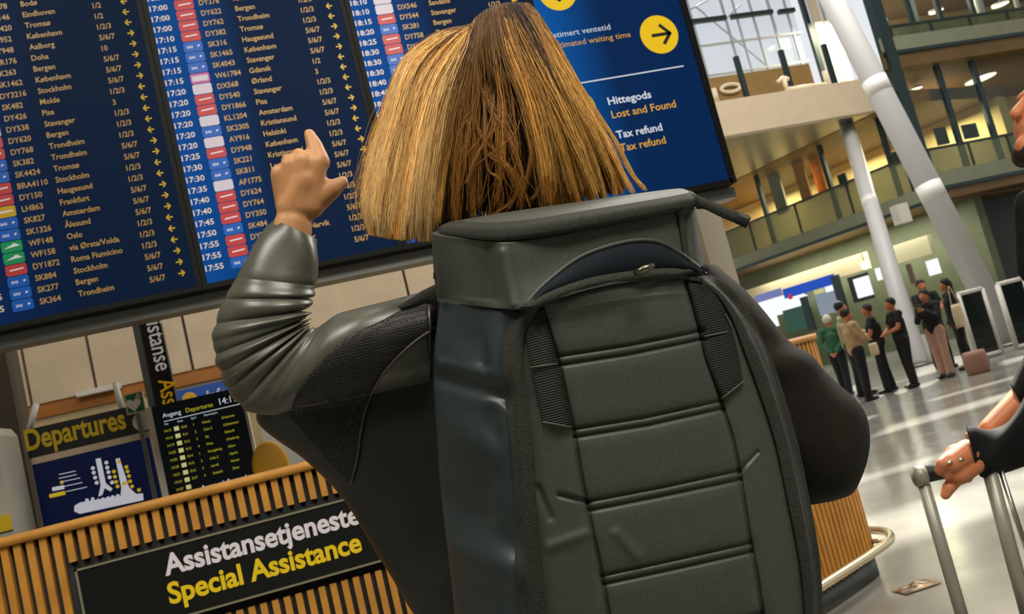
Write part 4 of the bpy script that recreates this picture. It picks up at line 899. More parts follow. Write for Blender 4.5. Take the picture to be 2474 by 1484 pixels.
for s in (-1, 1):
    hip = PV+np.array([.085*s, 0, -.06]); kn = hip+np.array([.01*s, .01, -.40]); an = np.array([kn[0], kn[1]+.01, .09]); toe = an+np.array([.01*s, .14, -.05])
    bd.chain([hip, kn, an], [.085, .055, .038]); bd.limb(an-EZ*.03, toe, .035, .028)
bd.build('body', m_skin, woman, voxel=0.0032, smooth=4, factor=0.5)
eye = mat('eye_white', (225, 222, 214), rough=0.3)
for s in (-1, 1):
    me = bmesh.new(); bmesh.ops.create_icosphere(me, subdivisions=2, radius=.0115); c = Hc+np.array([.022+.032*s, .082, .0])
    obj('eye', ([np.array(v.co)+c for v in me.verts], [[v.index for v in f.verts] for f in me.faces]), eye, woman); me.free()
tb = Blob()
for s in (-1, 1):
    hip = PV+np.array([.085*s, 0, -.06]); kn = hip+np.array([.01*s, .01, -.40]); an = np.array([kn[0], kn[1]+.01, .10])
    tb.chain([PV+np.array([.04*s, 0, .04]), hip, kn, an], [.135, .105, .075, .062])
tb.build('trousers', m_trouser, woman, voxel=.012)
for s in (-1, 1):
    sb = Blob(); hip = PV+np.array([.095*s, .02, -.46]); an = np.array([hip[0], hip[1], .055]); sb.chain([an+np.array([0, -.05, -.012]), an+np.array([0, .06, -.012]), an+np.array([.01*s, .15, -.02])], [.042, .045, .034]); sb.build('shoe', m_black, woman, voxel=.008)

# ---- jacket
def jfold(s, th):
    k = max(0, min(1, (s-8.3)/2.2)); k2 = math.exp(-((s-5.6)/1.5)**2)
    return .007*k*np.sin(7*th+3.1*s)*np.clip(-np.sin(th), 0, 1)+.004*k2*np.sin(5*th+2*s)
T_ = [(1130, 650, 1480, 580, 1.33, .065), (985, 722, 1640, 640, 1.34, .08), (880, 800, 1740, 700, 1.34, .10), (760, 885, 1790, 790, 1.34, .11), (655, 955, 1810, 860, 1.34, .112), (628, 1008, 1820, 910, 1.34, .112),
      (672, 1062, 1830, 960, 1.34, .112), (745, 1118, 1840, 1020, 1.34, .112), (815, 1184, 1850, 1090, 1.34, .112), (868, 1260, 1860, 1170, 1.34, .112), (920, 1350, 1870, 1270, 1.34, .112), (975, 1440, 1880, 1370, 1.34, .112), (1020, 1520, 1890, 1480, 1.34, .115), (1050, 1650, 1910, 1620, 1.34, .12), (1060, 1800, 1940, 1790, 1.34, .12)]
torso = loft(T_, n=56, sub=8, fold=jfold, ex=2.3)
jacket = obj('jacket', torso, mat('shaded_back_leather', (29, 33, 33), rough=.42, spec=.5, noise=(40, .12), bump=(160, .12, .001)), woman)  # darker copy of the sleeve leather; shade is put into its colour
def afold(s, th):
    w = math.exp(-((s-6.4)/3.0)**4); out = np.clip(np.cos(th)*-1*-1, -1, 1)     # theta 0 is the inner elbow, pi the outside
    o = (1-np.cos(th))/2*0.75+.25
    r = abs(math.sin(3.3*s+.6*math.sin(1.7*s)+.3*math.sin(5*s)+.35*0))**0.62
    m_ = abs(math.sin(4.6*s+1.0+.8*math.sin(s)))
    return w*o*(.0185*r+.003*m_-.0135)+.0016*np.sin(3*th+1.7*s)
ARM = [(664, 530, 766, 578, 1.300, .042), (634, 563, 769, 604, 1.295, .046), (602, 612, 768, 642, 1.288, .049), (567, 672, 760, 692, 1.28, .052), (537, 738, 752, 728, 1.27, .055), (518, 803, 743, 757, 1.262, .057), (518, 862, 740, 772, 1.256, .058),
       (534, 912, 740, 784, 1.25, .058), (564, 958, 744, 792, 1.245, .058), (602, 992, 754, 796, 1.238, .058), (660, 1005, 778, 786, 1.23, .06), (735, 985, 818, 758, 1.225, .062), (825, 965, 882, 738, 1.225, .066), (935, 945, 962, 722, 1.235, .07), (1040, 925, 1040, 704, 1.25, .075)]
arm = loft([(q[2], q[3], q[0], q[1], q[4], q[5]) for q in ARM], n=64, sub=26, fold=afold, ex=2.2)
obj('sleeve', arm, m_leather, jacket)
tree = bvh(torso, arm); dj = on(tree, 1.2)
# cuff hem
hem = [(664, 531), (690, 524), (722, 536), (748, 555), (765, 577)]
RS = [(1600, 620, 1730, 640, 1.30, .07), (1650, 700, 1800, 705, 1.30, .075), (1700, 770, 1862, 775, 1.30, .08), (1740, 830, 1915, 830, 1.30, .08), (1770, 880, 1972, 872, 1.29, .08), (1800, 950, 2036, 935, 1.285, .08), (1830, 1020, 2084, 995, 1.28, .08), (1855, 1080, 2098, 1070, 1.275, .08), (1885, 1140, 2090, 1140, 1.275, .075), (1915, 1195, 2066, 1190, 1.275, .06), (1950, 1222, 2010, 1212, 1.275, .03)]
def rfold(s, th):
    return .006*np.sin(2.2*s+th)*math.exp(-((s-3.7)/1.2)**2)+.003*np.sin(3*th+1.3*s)
rarm = loft(RS, n=40, sub=8, fold=rfold, ex=2.3)
obj('sleeve', rarm, m_knit, jacket, label='matte black sleeve of the right arm')
# perforated panel with piped edge
pipe_ = [(1052, 792), (1005, 825), (960, 865), (918, 915), (888, 975), (872, 1040), (862, 1110), (846, 1172)]
edge_ = [(1050, 728), (985, 742), (915, 778), (850, 808), (795, 852), (748, 905), (716, 958), (700, 1010)]
obj('shoulder_panel', sheet(edge_, pipe_, dj, nu=24, nv=50, thick=.002, bulge=.004, lift=.003), m_perf, jacket, label='perforated dark shoulder panel')
sp_ = spline(pipe_, 60); obj('piping', tube(Wn(sp_[:, 0], sp_[:, 1], dj(sp_[:, 0], sp_[:, 1])-.006), .0022, 8), mat('piping', (70, 66, 56), rough=.4), jacket)
sp_ = spline([(1032, 815), (1038, 860), (1046, 915)], 20); obj('seam', tube(Wn(sp_[:, 0], sp_[:, 1], dj(sp_[:, 0], sp_[:, 1])-.001), .0012, 6), m_black, jacket)

# ================================================================== BACKPACK
pack = thing('backpack', 'large dark grey backpack with four ribbed seams on its front, worn by the blond person', 'backpack', W(1500, 1484, 1.1))
BODY = [((1034, 722, 1.12), (1245, 748, .965), (1705, 655, 1.045), (1690, 640, 1.17)), ((1018, 860, 1.12), (1222, 890, .955), (1836, 800, 1.05), (1800, 790, 1.19)), ((1020, 1000, 1.12), (1228, 1030, .95), (1888, 935, 1.05), (1850, 920, 1.19)),
        ((1035, 1200, 1.11), (1240, 1230, .945), (1943, 1130, 1.04), (1900, 1110, 1.19)), ((1060, 1400, 1.10), (1250, 1430, .945), (1980, 1330, 1.03), (1930, 1300, 1.19)), ((1084, 1600, 1.10), (1262, 1630, .95), (1992, 1540, 1.03), (1950, 1510, 1.19)), ((1122, 1780, 1.10), (1300, 1810, .97), (1985, 1730, 1.04), (1950, 1700, 1.18))]
body = quadloft(BODY, n=140, sub=16, ex=7)
body = (crease(body[0], [([(1040, 905), (1120, 925), (1225, 962)], 20, .016), ([(1080, 745), (1072, 860)], 12, .012), ([(1150, 742), (1168, 880)], 13, .014), ([(1110, 742), (1100, 900)], 20, -.011), ([(1200, 760), (1185, 900)], 22, -.005), ([(1060, 1010), (1180, 1090)], 46, -.013), ([(1190, 1000), (1175, 1240)], 26, .011), ([(1080, 1200), (1220, 1300)], 40, .011), ([(1095, 1330), (1230, 1380)], 40, -.010), ([(1205, 1050), (1215, 1240)], 14, .005)]), body[1])
obj('main_compartment', body, m_side, pack)
BOX = [((1029, 728, 1.128), (1262, 752, .938), (1704, 655, 1.022), (1692, 640, 1.16)), ((1024, 690, 1.125), (1256, 712, .943), (1699, 620, 1.024), (1690, 605, 1.155)), ((1019, 630, 1.12), (1244, 660, .950), (1692, 568, 1.027), (1680, 552, 1.15)), ((1017, 562, 1.11), (1231, 590, .956), (1684, 501, 1.03), (1662, 482, 1.14))]
box_ = quadloft(BOX, n=120, sub=18, ex=8)
box_ = (crease(box_[0], [([(1095, 600), (1080, 720)], 18, .016), ([(1175, 600), (1190, 720)], 16, .015), ([(1130, 600), (1135, 720)], 16, -.012), ([(1212, 610), (1236, 735)], 12, -.005), ([(1380, 580), (1300, 690)], 60, .004), ([(1655, 515), (1668, 650)], 8, .005)]), box_[1])
obj('upper_section', box_, m_pack, pack)
LID = [((1021, 560, 1.114), (1229, 588, .949), (1693, 502, 1.020), (1672, 476, 1.15)), ((1022, 553, 1.114), (1228, 576, .947), (1695, 490, 1.018), (1672, 466, 1.15)), ((1030, 545, 1.112), (1228, 556, .950), (1692, 477, 1.020), (1666, 458, 1.15)), ((1050, 539, 1.108), (1226, 540, .962), (1678, 468, 1.03), (1648, 453, 1.14))]
lid = quadloft(LID, n=120, sub=8, ex=5)
obj('lid_rim', lid, m_tape, pack, label='coarse zipped rim of the lid')
LT = [((1066, 538, 1.107), (1228, 540, .966), (1675, 468, 1.032), (1648, 455, 1.138)), ((1128, 526, 1.104), (1258, 524, .985), (1664, 461, 1.045), (1640, 453, 1.135))]
lt = quadloft(LT, n=120, sub=5, ex=4); obj('lid_top', lt, m_pack, pack)
dbx = on(bvh(box_, lid), 1.0); db = on(bvh(body, box_), 1.0)
arc = [(1266, 742), (1312, 690), (1390, 628), (1460, 598), (1530, 582), (1588, 584), (1640, 610), (1692, 650)]
low = [(1280, 748), (1322, 716), (1400, 690), (1460, 672), (1530, 662), (1588, 657), (1640, 655), (1694, 660)]
obj('arched_pocket', sheet(arc, low, dbx, nu=14, nv=50, thick=.004, bulge=.006, lift=.004), m_navy, pack, label='dark arched front pocket')
sp_ = spline(arc, 70); obj('pocket_edge', tube(Wn(sp_[:, 0], sp_[:, 1], dbx(sp_[:, 0], sp_[:, 1])-.005), .0024, 8), m_pack, pack)
obj('corner_binding', sheet([(1634, 512), (1644, 570), (1654, 645)], [(1650, 508), (1660, 570), (1668, 645)], dbx, nu=6, nv=20, thick=.003, bulge=.003, lift=.002), m_tape, pack)
# ribbed front panel
Lp = [(1258, 752), (1238, 805), (1232, 880), (1241, 970), (1253, 1070), (1264, 1210), (1273, 1360), (1284, 1500), (1298, 1650)]
Rp = [(1700, 668), (1765, 730), (1812, 810), (1853, 900), (1899, 1050), (1934, 1200), (1960, 1350), (1968, 1500), (1962, 1650)]
SEAM_L = [(1308, 742), (1345, 858), (1384, 1034), (1404, 1150), (1424, 1250), (1452, 1380), (1470, 1484), (1495, 1650)]
SEAM_R = [(1655, 676), (1686, 785), (1740, 966), (1770, 1060), (1786, 1140), (1811, 1300), (1830, 1400), (1842, 1484), (1855, 1650)]
RIBS = [[(1348, 860), (1520, 834), (1702, 798)], [(1352, 882), (1522, 856), (1707, 818)], [(1386, 1036), (1560, 1008), (1741, 968)], [(1390, 1056), (1563, 1028), (1745, 988)],
        [(1420, 1211), (1600, 1177), (1780, 1138)], [(1425, 1233), (1603, 1198), (1786, 1160)], [(1455, 1390), (1640, 1350), (1811, 1312)], [(1460, 1411), (1643, 1372), (1815, 1334)], [(1480, 1560), (1840, 1480)], [(1484, 1582), (1844, 1502)]]
nu, nv = 240, 330
l = spline(Lp, nv); r = spline(Rp, nv); u = np.linspace(0, 1, nu); t = np.linspace(0, 1, nv)
px = l[:, None, 0]*(1-u)+r[:, None, 0]*u; py = l[:, None, 1]*(1-u)+r[:, None, 1]*u - (26*(1-(2*u-1)**2))[None, :]*((1-t)**7)[:, None]
dc = on(bvh(body, box_), 1.0)
cd_ = dc(px[::10, ::10], py[::10, ::10])
for _ in range(5):
    q_ = np.pad(cd_, 1, mode='edge'); cd_ = (q_[:-2, 1:-1]+q_[2:, 1:-1]+q_[1:-1, :-2]+q_[1:-1, 2:]+2*cd_)/6
ii = np.linspace(0, cd_.shape[0]-1, nv); jj = np.linspace(0, cd_.shape[1]-1, nu); i0 = np.minimum(ii.astype(int), cd_.shape[0]-2); j0 = np.minimum(jj.astype(int), cd_.shape[1]-2); fi = (ii-i0)[:, None]; fj = (jj-j0)[None, :]
dep = cd_[i0][:, j0]*(1-fi)*(1-fj)+cd_[i0+1][:, j0]*fi*(1-fj)+cd_[i0][:, j0+1]*(1-fi)*fj+cd_[i0+1][:, j0+1]*fi*fj
puff = .004+.020*(1-np.abs(2*u-1)**3.2)[None, :]*np.clip(t/.07, 0, 1)[:, None]**.5
dep = dep-puff
for pts in RIBS:
    q = segdist(px, py, pts); dep = dep+.0050*np.exp(-(q/4.5)**2)+.0018*np.exp(-(q/20)**2)
for pts in (SEAM_L, SEAM_R):
    q = segdist(px, py, pts); dep = dep+.0055*np.exp(-(q/4.0)**2)+.002*np.exp(-(q/16)**2)
for pts, w, a in (([(1350, 1195), (1420, 1213)], 6, .005), ([(1786, 1140), (1830, 1092)], 5, .004), ([(1330, 1320), (1420, 1290)], 14, -.003), ([(1300, 1180), (1330, 1250)], 10, .003), ([(1560, 700), (1540, 800)], 30, .003), ([(1490, 1290), (1540, 1345)], 14, -.003)):
    dep = dep+a*np.exp(-(segdist(px, py, pts)/w)**2)
fr = Wn(px, py, dep).reshape(-1, 3); idx = np.arange(nu*nv).reshape(nv, nu)
Fq = np.stack([idx[:-1, :-1], idx[:-1, 1:], idx[1:, 1:], idx[1:, :-1]], -1).reshape(-1, 4).tolist()
bk = Wn(px, py, dep+.03).reshape(-1, 3); edge = list(idx[0, :])+list(idx[1:, -1])+list(idx[-1, -2::-1])+list(idx[-2:0:-1, 0]); N_ = nu*nv
Fq += [[edge[(i+1) % len(edge)], edge[i], edge[i]+N_, edge[(i+1) % len(edge)]+N_] for i in range(len(edge))]
panel = (np.vstack([fr, bk]), Fq)
obj('front_panel', panel, m_pack, pack, label='padded front panel with double ribbed seams')
da = on(bvh(body, box_, panel), 1.0)
tl_o = [(1246, 752), (1216, 822), (1214, 902), (1224, 1002), (1236, 1102), (1243, 1252), (1246, 1402), (1252, 1502), (1262, 1650)]; tl_i = [(1302, 742), (1270, 805), (1264, 885), (1276, 985), (1288, 1085), (1298, 1245), (1310, 1385), (1324, 1500), (1337, 1650)]
tt_o = [(1250, 748), (1275, 726), (1335, 698), (1420, 672), (1520, 655), (1620, 648), (1706, 655)]; tt_i = [(1290, 760), (1308, 742), (1350, 724), (1428, 699), (1525, 682), (1620, 673), (1694, 682)]
tr_o = [(1696, 654), (1758, 688), (1800, 740), (1838, 810), (1880, 910), (1925, 1060), (1955, 1200), (1981, 1350), (1988, 1484), (1988, 1650)]; tr_i = [(1688, 682), (1733, 715), (1770, 775), (1798, 850), (1835, 950), (1873, 1070), (1905, 1220), (1932, 1360), (1944, 1484), (1950, 1650)]
for o_, i_ in ((tl_o, tl_i), (tt_o, tt_i), (tr_o, tr_i)):
    obj('zipper_tape', sheet(o_, i_, da, nu=14, nv=90, thick=.005, bulge=.004, lift=(.007 if o_ is tt_o else .004)), m_tape, pack)
wl_l, wl_r = [(1264, 776), (1282, 886), (1296, 955), (1311, 1021)], [(1313, 744), (1345, 862), (1366, 950), (1381, 1033)]
wr_l, wr_r = [(1657, 682), (1684, 782), (1705, 865), (1741, 967)], [(1714, 690), (1752, 750), (1778, 830), (1796, 922)]
obj('webbing_strap', sheet(wl_l, wl_r, da, nu=8, nv=40, thick=.002, bulge=.001, lift=.0035), m_web, pack)
obj('webbing_strap', sheet(wr_l, wr_r, da, nu=8, nv=40, thick=.002, bulge=.001, lift=.0035), m_web, pack)
for pts in ([(1281, 888), (1346, 879)], [(1311, 1020), (1381, 1032)], [(1702, 813), (1758, 802)], [(1741, 965), (1796, 922)], [(1752, 758), (1768, 790)]):
    sp_ = spline(pts, 14); obj('stitching', tube(Wn(sp_[:, 0], sp_[:, 1], da(sp_[:, 0], sp_[:, 1])-.0055), .0008, 6), m_thread, pack)
obj('zipper_pull', tube([W(1532, 662, .965), W(1556, 651, .962), W(1580, 640, .963)], [.003, .0045, .0025], 8), mat('pull_metal', (120, 116, 100), rough=.3, metal=.9), pack, label='small metal zipper pull')
flat = lambda a, b: (lambda px, py: a+(b-a)*np.clip((np.asarray(px)-1680)/130, 0, 1))
obj('loose_strap', sheet([(1672, 468), (1700, 478), (1745, 497), (1812, 522)], [(1684, 506), (1702, 506), (1740, 524), (1798, 548)], flat(1.04, 1.0), nu=8, nv=24, thick=.004, bulge=.002), m_tape, pack, label='loose strap end sticking out to the right')
obj('strap_stitch', sheet([(1786, 514), (1798, 519), (1815, 526)], [(1776, 540), (1788, 545), (1802, 552)], flat(1.035, .993), nu=5, nv=8, thick=.010, bulge=.001), m_black, pack)
obj('strap_tab', sheet([(1692, 640), (1712, 648)], [(1694, 652), (1712, 660)], flat(1.01, 1.01), nu=4, nv=6, thick=.004), m_black, pack)
obj('shoulder_strap', sheet([(1056, 690), (1030, 700), (1000, 716), (960, 740)], [(1056, 742), (1030, 734), (1005, 742), (972, 752)], lambda px, py: 1.13+.0*px, nu=8, nv=24, thick=.006, bulge=.004), m_web, pack)
obj('side_buckle', sheet([(1047, 654), (1066, 657)], [(1047, 674), (1066, 676)], lambda px, py: 1.10+0*px, nu=4, nv=6, thick=.01), m_black, pack)

# ================================================================== HAIR
GU = np.array([-1, -.75, -.5, -.3, 0, .3, .5, .75, 1.0])
GG = [[(1160, 62), (1103, 67), (1058, 81), (1014, 109), (977, 141), (953, 194), (933, 259), (909, 323), (888, 396), (874, 469), (880, 520), (893, 566)],
      [(1146, 55), (1085, 100), (1028, 170), (990, 280), (966, 400), (948, 505), (940, 576)],
      [(1148, 48), (1112, 120), (1068, 205), (1042, 310), (1022, 430), (1012, 520), (1010, 584)],
      [(1152, 40), (1136, 130), (1110, 230), (1092, 330), (1078, 430), (1068, 520), (1062, 584)],
      [(1172, 24), (1170, 100), (1178, 190), (1186, 275), (1193, 360), (1198, 450), (1200, 545)],
      [(1196, 14), (1206, 90), (1232, 170), (1262, 260), (1284, 350), (1297, 440), (1304, 522)],
      [(1224, 6), (1262, 90), (1306, 190), (1342, 290), (1368, 385), (1390, 492)],
      [(1256, 6), (1296, 72), (1340, 170), (1382, 265), (1422, 368), (1452, 478)],
      [(1276, 8), (1304, 46), (1354, 137), (1406, 243), (1459, 340), (1485, 420), (1502, 460)]]
NP = 20
GS = np.array([spline(g, NP) for g in GG])                      # guides x points x 2
def guide(a):
    a = np.clip(a, -1, 1); k = np.clip(np.searchsorted(GU, a)-1, 0, len(GU)-2); w = (a-GU[k])/(GU[k+1]-GU[k])
    return GS[k]*(1-w)[:, None, None]+GS[k+1]*w[:, None, None]
sN = np.linspace(0, 1, NP)
def hair_depth(a, s):
    """real distance of the hair mantle: round the skull from side to side and from crown to ends"""
    side = np.sqrt(np.clip(1-(a*.985)**2, 0, 1))
    return 1.255-.105*side*(np.sin(np.pi*np.clip(.12+s*.62, 0, 1))**.8)-.012*s+.034*np.exp(-(a/.24)**2)*np.clip((s-.12)/.35, 0, 1)
def strands(a, s0, s1, jit, lift, wave=0.0, cross=0.0, drop=None):
    n = len(a); g = guide(a); s = sN[None, :]; sl = s0[:, None]+(s1-s0)[:, None]*s
    f = sl*(NP-1); i = np.minimum(f.astype(int), NP-2); w = (f-i)[..., None]; r_ = np.arange(n)[:, None]
    P = g[r_, i]*(1-w)+g[r_, i+1]*w
    j = rng.normal(0, 1, (n, 2))*jit; ph = rng.uniform(0, 6.28, (n, 1)); fr = rng.uniform(1.2, 3.2, (n, 1))
    grow = (0.25+.75*sl)
    P[..., 0] += j[:, 0:1]*grow+wave*np.sin(fr*3*sl+ph)*sl+cross*(rng.normal(0, 1, (n, 1)))*sl**1.6
    P[..., 1] += j[:, 1:2]*grow*.6
    P[..., 0] += 2.2*np.sin(sl*rng.uniform(9, 26, (n, 1))+ph)*np.minimum(1, sl*4)+1.2*np.sin(sl*rng.uniform(30, 60, (n, 1))+ph*3)
    d = hair_depth(a[:, None]+0*sl, sl)-lift[:, None]+rng.normal(0, .004, (n, 1))+.004*np.sin(fr*4*sl+ph*2)*sl
    return Wn(P[..., 0], P[..., 1], d), sl
def tubes(P, rad):
    n, k, _ = P.shape; T = np.gradient(P, axis=1); T /= np.linalg.norm(T, axis=2)[..., None]+1e-12
    N = np.cross(T, CF[None, None]); N /= np.linalg.norm(N, axis=2)[..., None]+1e-12; Bn = np.cross(T, N)
    rr = rad[:, None]*np.linspace(1, .45, k)[None, :]
    V = np.stack([P+rr[..., None]*(math.cos(q)*N+math.sin(q)*Bn) for q in (0.3, 2.4, 4.5)], 2)        # n k 3 3
    base = (np.arange(n)*k*3)[:, None, None]+(np.arange(k-1)*3)[None, :, None]
    F_ = [np.stack([base+j, base+(j+1) % 3, base+3+(j+1) % 3, base+3+j], -1).reshape(-1, 4) for j in range(3)]
    return V.reshape(-1, 3), np.concatenate(F_)
def hair_material():
    mt = bpy.data.materials.new('dyed_blond_hair'); mt.use_nodes = True; nt = mt.node_tree; b = nt.nodes['Principled BSDF']
    at = nt.nodes.new('ShaderNodeVertexColor'); at.layer_name = 'dye'; nt.links.new(at.outputs['Color'], b.inputs['Base Color'])
    b.inputs['Roughness'].default_value = .52; b.inputs['Specular IOR Level'].default_value = .45
    return mt
HM = hair_material()
def hair_part(name, groups, parent, label=None):
    """groups: (strand points, along, radius, colour at root, colour at tip) -> one mesh with the dye as a colour layer"""
    Vs, Fs, Cs, n = [], [], [], 0
    for P, sl, rad, c0, c1 in groups:
        V, Fc = tubes(P, rad); k = P.shape[1]
        cc = c0[:, None, :]*(1-sl[..., None])+c1[:, None, :]*sl[..., None]
        Vs.append(V); Fs.append(Fc+n); Cs.append(np.repeat(cc[:, :, None, :], 3, 2).reshape(-1, 3)); n += len(V)
    V = np.concatenate(Vs)-org(parent); Fc = np.concatenate(Fs); Cc = np.concatenate(Cs)
    me = bpy.data.meshes.new(name); me.vertices.add(len(V)); me.vertices.foreach_set('co', V.ravel())
    me.loops.add(Fc.size); me.loops.foreach_set('vertex_index', Fc.ravel().astype(np.int32)); me.polygons.add(len(Fc)); me.polygons.foreach_set('loop_start', np.arange(0, Fc.size, 4, dtype=np.int32))
    try: me.polygons.foreach_set('loop_total', np.full(len(Fc), 4, dtype=np.int32))
    except Exception: pass
    me.polygons.foreach_set('use_smooth', np.ones(len(Fc), dtype=bool)); me.update(calc_edges=True)
    ca = me.color_attributes.new('dye', 'FLOAT_COLOR', 'POINT'); ca.data.foreach_set('color', np.c_[Cc, np.ones(len(Cc))].astype(np.float32).ravel())
    me.materials.append(HM); o = bpy.data.objects.new(name, me); COL.objects.link(o); o.parent = parent
    if label: o['label'] = label
    return o
def dye(n, base, var=.22):
    c = np.array(lin(base)[:3]); k = np.exp(rng.normal(0, var, (n, 1))); return c[None]*k*np.array([1, 1, 1])[None]
GOLD, HONEY, BROWN, DARK, PALE = (234, 184, 98), (196, 136, 58), (104, 68, 32), (44, 30, 18), (252, 218, 156)
# solid mantle under the strands
aa = np.linspace(-.97, .97, 60); g = guide(aa); tq = np.linspace(0, .90, NP); g = np.array([[np.interp(tq, sN, q[:, 0]), np.interp(tq, sN, q[:, 1])] for q in g]).transpose(0, 2, 1); dd_ = hair_depth(aa[:, None], sN[None, :])+.014
mv = Wn(g[..., 0], g[..., 1], dd_); mb_ = Wn(g[..., 0], g[..., 1], np.maximum(dd_+.02, 1.27+0*dd_)); ix = np.arange(60*NP).reshape(60, NP)
mf = np.stack([ix[:-1, :-1], ix[1:, :-1], ix[1:, 1:], ix[:-1, 1:]], -1).reshape(-1, 4).tolist(); ed = list(ix[:, 0])+list(ix[-1, 1:])+list(ix[-2::-1, -1])+list(ix[0, -2:0:-1]); nn = 60*NP
mf2 = mf+[[q+nn for q in f][::-1] for f in mf]+[[ed[(i+1) % len(ed)], ed[i], ed[i]+nn, ed[(i+1) % len(ed)]+nn] for i in range(len(ed))]
hair_root = obj('hair', (np.vstack([mv.reshape(-1, 3), mb_.reshape(-1, 3)]), mf2), mat('hair_under', (34, 23, 14), rough=.6, noise=(120, .4)), woman, label='shoulder length blond hair with dark roots')
gr = []
def lock_a(n, lo, hi, nl):
    c = rng.uniform(lo, hi, nl); return np.clip(c[rng.integers(0, nl, n)]+rng.normal(0, .022, n), -1, 1)
def locks(n, lo, hi, nl, s0, s1, jit, lift, wave, rad, c0, c1, var=.2, lvar=.22, cross=0.0, tight=.7, spread=.03):
    c = rng.uniform(lo, hi, nl); ln = rng.uniform(s1[0], s1[1], nl); li = rng.uniform(lift[0], lift[1], nl); tone = np.exp(rng.normal(0, lvar, (nl, 1))); bend = rng.normal(0, 1, nl)*cross
    k = rng.integers(0, nl, n); a0 = np.clip(c[k]+rng.normal(0, spread, n), -1, 1)
    st = rng.uniform(s0[0], s0[1], n); en = np.clip(ln[k]+rng.normal(0, .025, n), .3, 1.0); lf = li[k]+rng.normal(0, .0025, n)
    P, sl = strands(a0, st, en, jit, lf, wave); Q, _ = strands(np.clip(c[k], -1, 1), st, en, jit*.35, lf, wave*.4)
    w = (tight*sl**1.3)[..., None]; P = P*(1-w)+Q*w
    P = P+CR[None, None]*(bend[k][:, None]*sl**1.8*.0006)[..., None]
    gr.append((P, sl, rng.uniform(rad[0], rad[1], n), dye(n, c0, var)*tone[k], dye(n, c1, var)*tone[k]))
R_ = (.0003, .0006)
locks(4200, -1, 1, 120, (0, .2), (.86, 1.0), 6, (-.004, .004), 6, (.0006, .001), DARK, (78, 50, 26), .25)
locks(11500, -1.0, -.34, 64, (0, .18), (.82, 1.02), 5, (.004, .016), 4, R_, HONEY, GOLD, .2, .28)
locks(3400, -1.0, -.36, 32, (.04, .35), (.84, 1.0), 4, (.012, .020), 4, R_, GOLD, PALE, .15, .2)
locks(900, -.95, -.3, 22, (0, .1), (.35, .75), 4, (.014, .020), 4, R_, BROWN, HONEY, .2, .2)
locks(9500, .37, 1.0, 56, (0, .2), (.84, 1.02), 5, (.003, .015), 6, R_, BROWN, HONEY, .25, .34, 16)
locks(3400, .33, 1.0, 34, (.05, .4), (.84, 1.0), 5, (.010, .018), 6, R_, HONEY, GOLD, .2, .28, 24)
locks(1100, .45, .8, 16, (0, .06), (.4, .62), 4, (.013, .018), 4, R_, DARK, BROWN, .2, .2)
locks(700, .9, 1.0, 8, (.2, .5), (.9, 1.0), 4, (0, .01), 4, R_, GOLD, PALE)
locks(1300, -.26, .27, 26, (0, .1), (.75, 1.0), 6, (.002, .010), 12, R_, DARK, (66, 43, 24), .25, .3, 30)
locks(420, -.26, .26, 14, (0, .15), (.8, 1.0), 6, (.010, .016), 14, R_, BROWN, HONEY, .25, .3, 70)
# wisps that cross the dark nape in loose curls
ws = []
base_w = [[(1180, 260), (1215, 300), (1250, 380), (1262, 440), (1230, 505)], [(1215, 180), (1222, 250), (1190, 320), (1150, 380), (1130, 440)], [(1190, 300), (1170, 360), (1220, 400), (1262, 450), (1258, 520)], [(1270, 250), (1282, 340), (1276, 420), (1250, 500)], [(1120, 260), (1135, 320), (1110, 400), (1098, 500)],
          [(1150, 300), (1190, 360), (1240, 420), (1240, 480), (1190, 520)], [(1300, 330), (1320, 400), (1300, 460), (1285, 480)], [(1175, 400), (1205, 430), (1215, 480), (1200, 520)], [(1145, 240), (1130, 330), (1120, 420), (1090, 520)], [(1240, 150), (1228, 260), (1205, 330), (1230, 420), (1262, 480)]]
for w_ in base_w:
    q0 = np.array([(1168+rng.normal(0, 6), 112), ((1168+w_[0][0])/2, (112+w_[0][1])/2)]+list(w_), float)
    for k in range(20):
        ws.append(spline(q0+rng.normal(0, 2.6, 2)+rng.normal(0, .9, (len(q0), 2)), NP))
for k in range(20):                                          # loose strands, straight or curling
    x0_, x1_ = rng.uniform(1140, 1270), rng.uniform(1080, 1320); y0_ = rng.uniform(180, 260); q = [(1168, 110), ((1168+x0_)/2, (110+y0_)/2), (x0_, y0_)]
    for f_ in (.35, .65, 1.0): q.append((x0_+(x1_-x0_)*f_+rng.normal(0, 18), y0_+(rng.uniform(480, 530)-y0_)*f_))
    for j in range(rng.integers(3, 8)): ws.append(spline(np.array(q)+rng.normal(0, 1.6, (6, 2)), NP))
ws = np.array(ws); aw = np.zeros(len(ws)); so_ = np.clip((ws[..., 1]-100)/430, 0, 1); dw = 1.255-.105*(np.sin(np.pi*np.clip(.12+so_*.62, 0, 1))**.8)-.012*so_+.004+rng.normal(0, .002, (len(ws), 1))+.009*np.sin(so_*6+rng.uniform(0, 6, (len(ws), 1)))
gr.append((Wn(ws[..., 0], ws[..., 1], dw), np.broadcast_to(sN, ws.shape[:2]), np.full(len(ws), .00042), dye(len(ws), (120, 78, 34)), dye(len(ws), HONEY)))
# flyaways
n = 900; a = rng.choice([-1, 1], n)*rng.uniform(.85, 1, n); P, sl = strands(a, rng.uniform(0, .6, n), rng.uniform(.7, 1, n), 11, np.full(n, .0), 12); gr.append((P, sl, np.full(n, .0003), dye(n, HONEY), dye(n, GOLD)))
n = 900; a = rng.uniform(-1, 1, n); P, sl = strands(a, rng.uniform(0, .05, n), rng.uniform(.12, .4, n), 12, np.full(n, .018), 10); gr.append((P, sl, np.full(n, .0003), dye(n, BROWN), dye(n, GOLD)))
hair_part('strands', gr, hair_root)
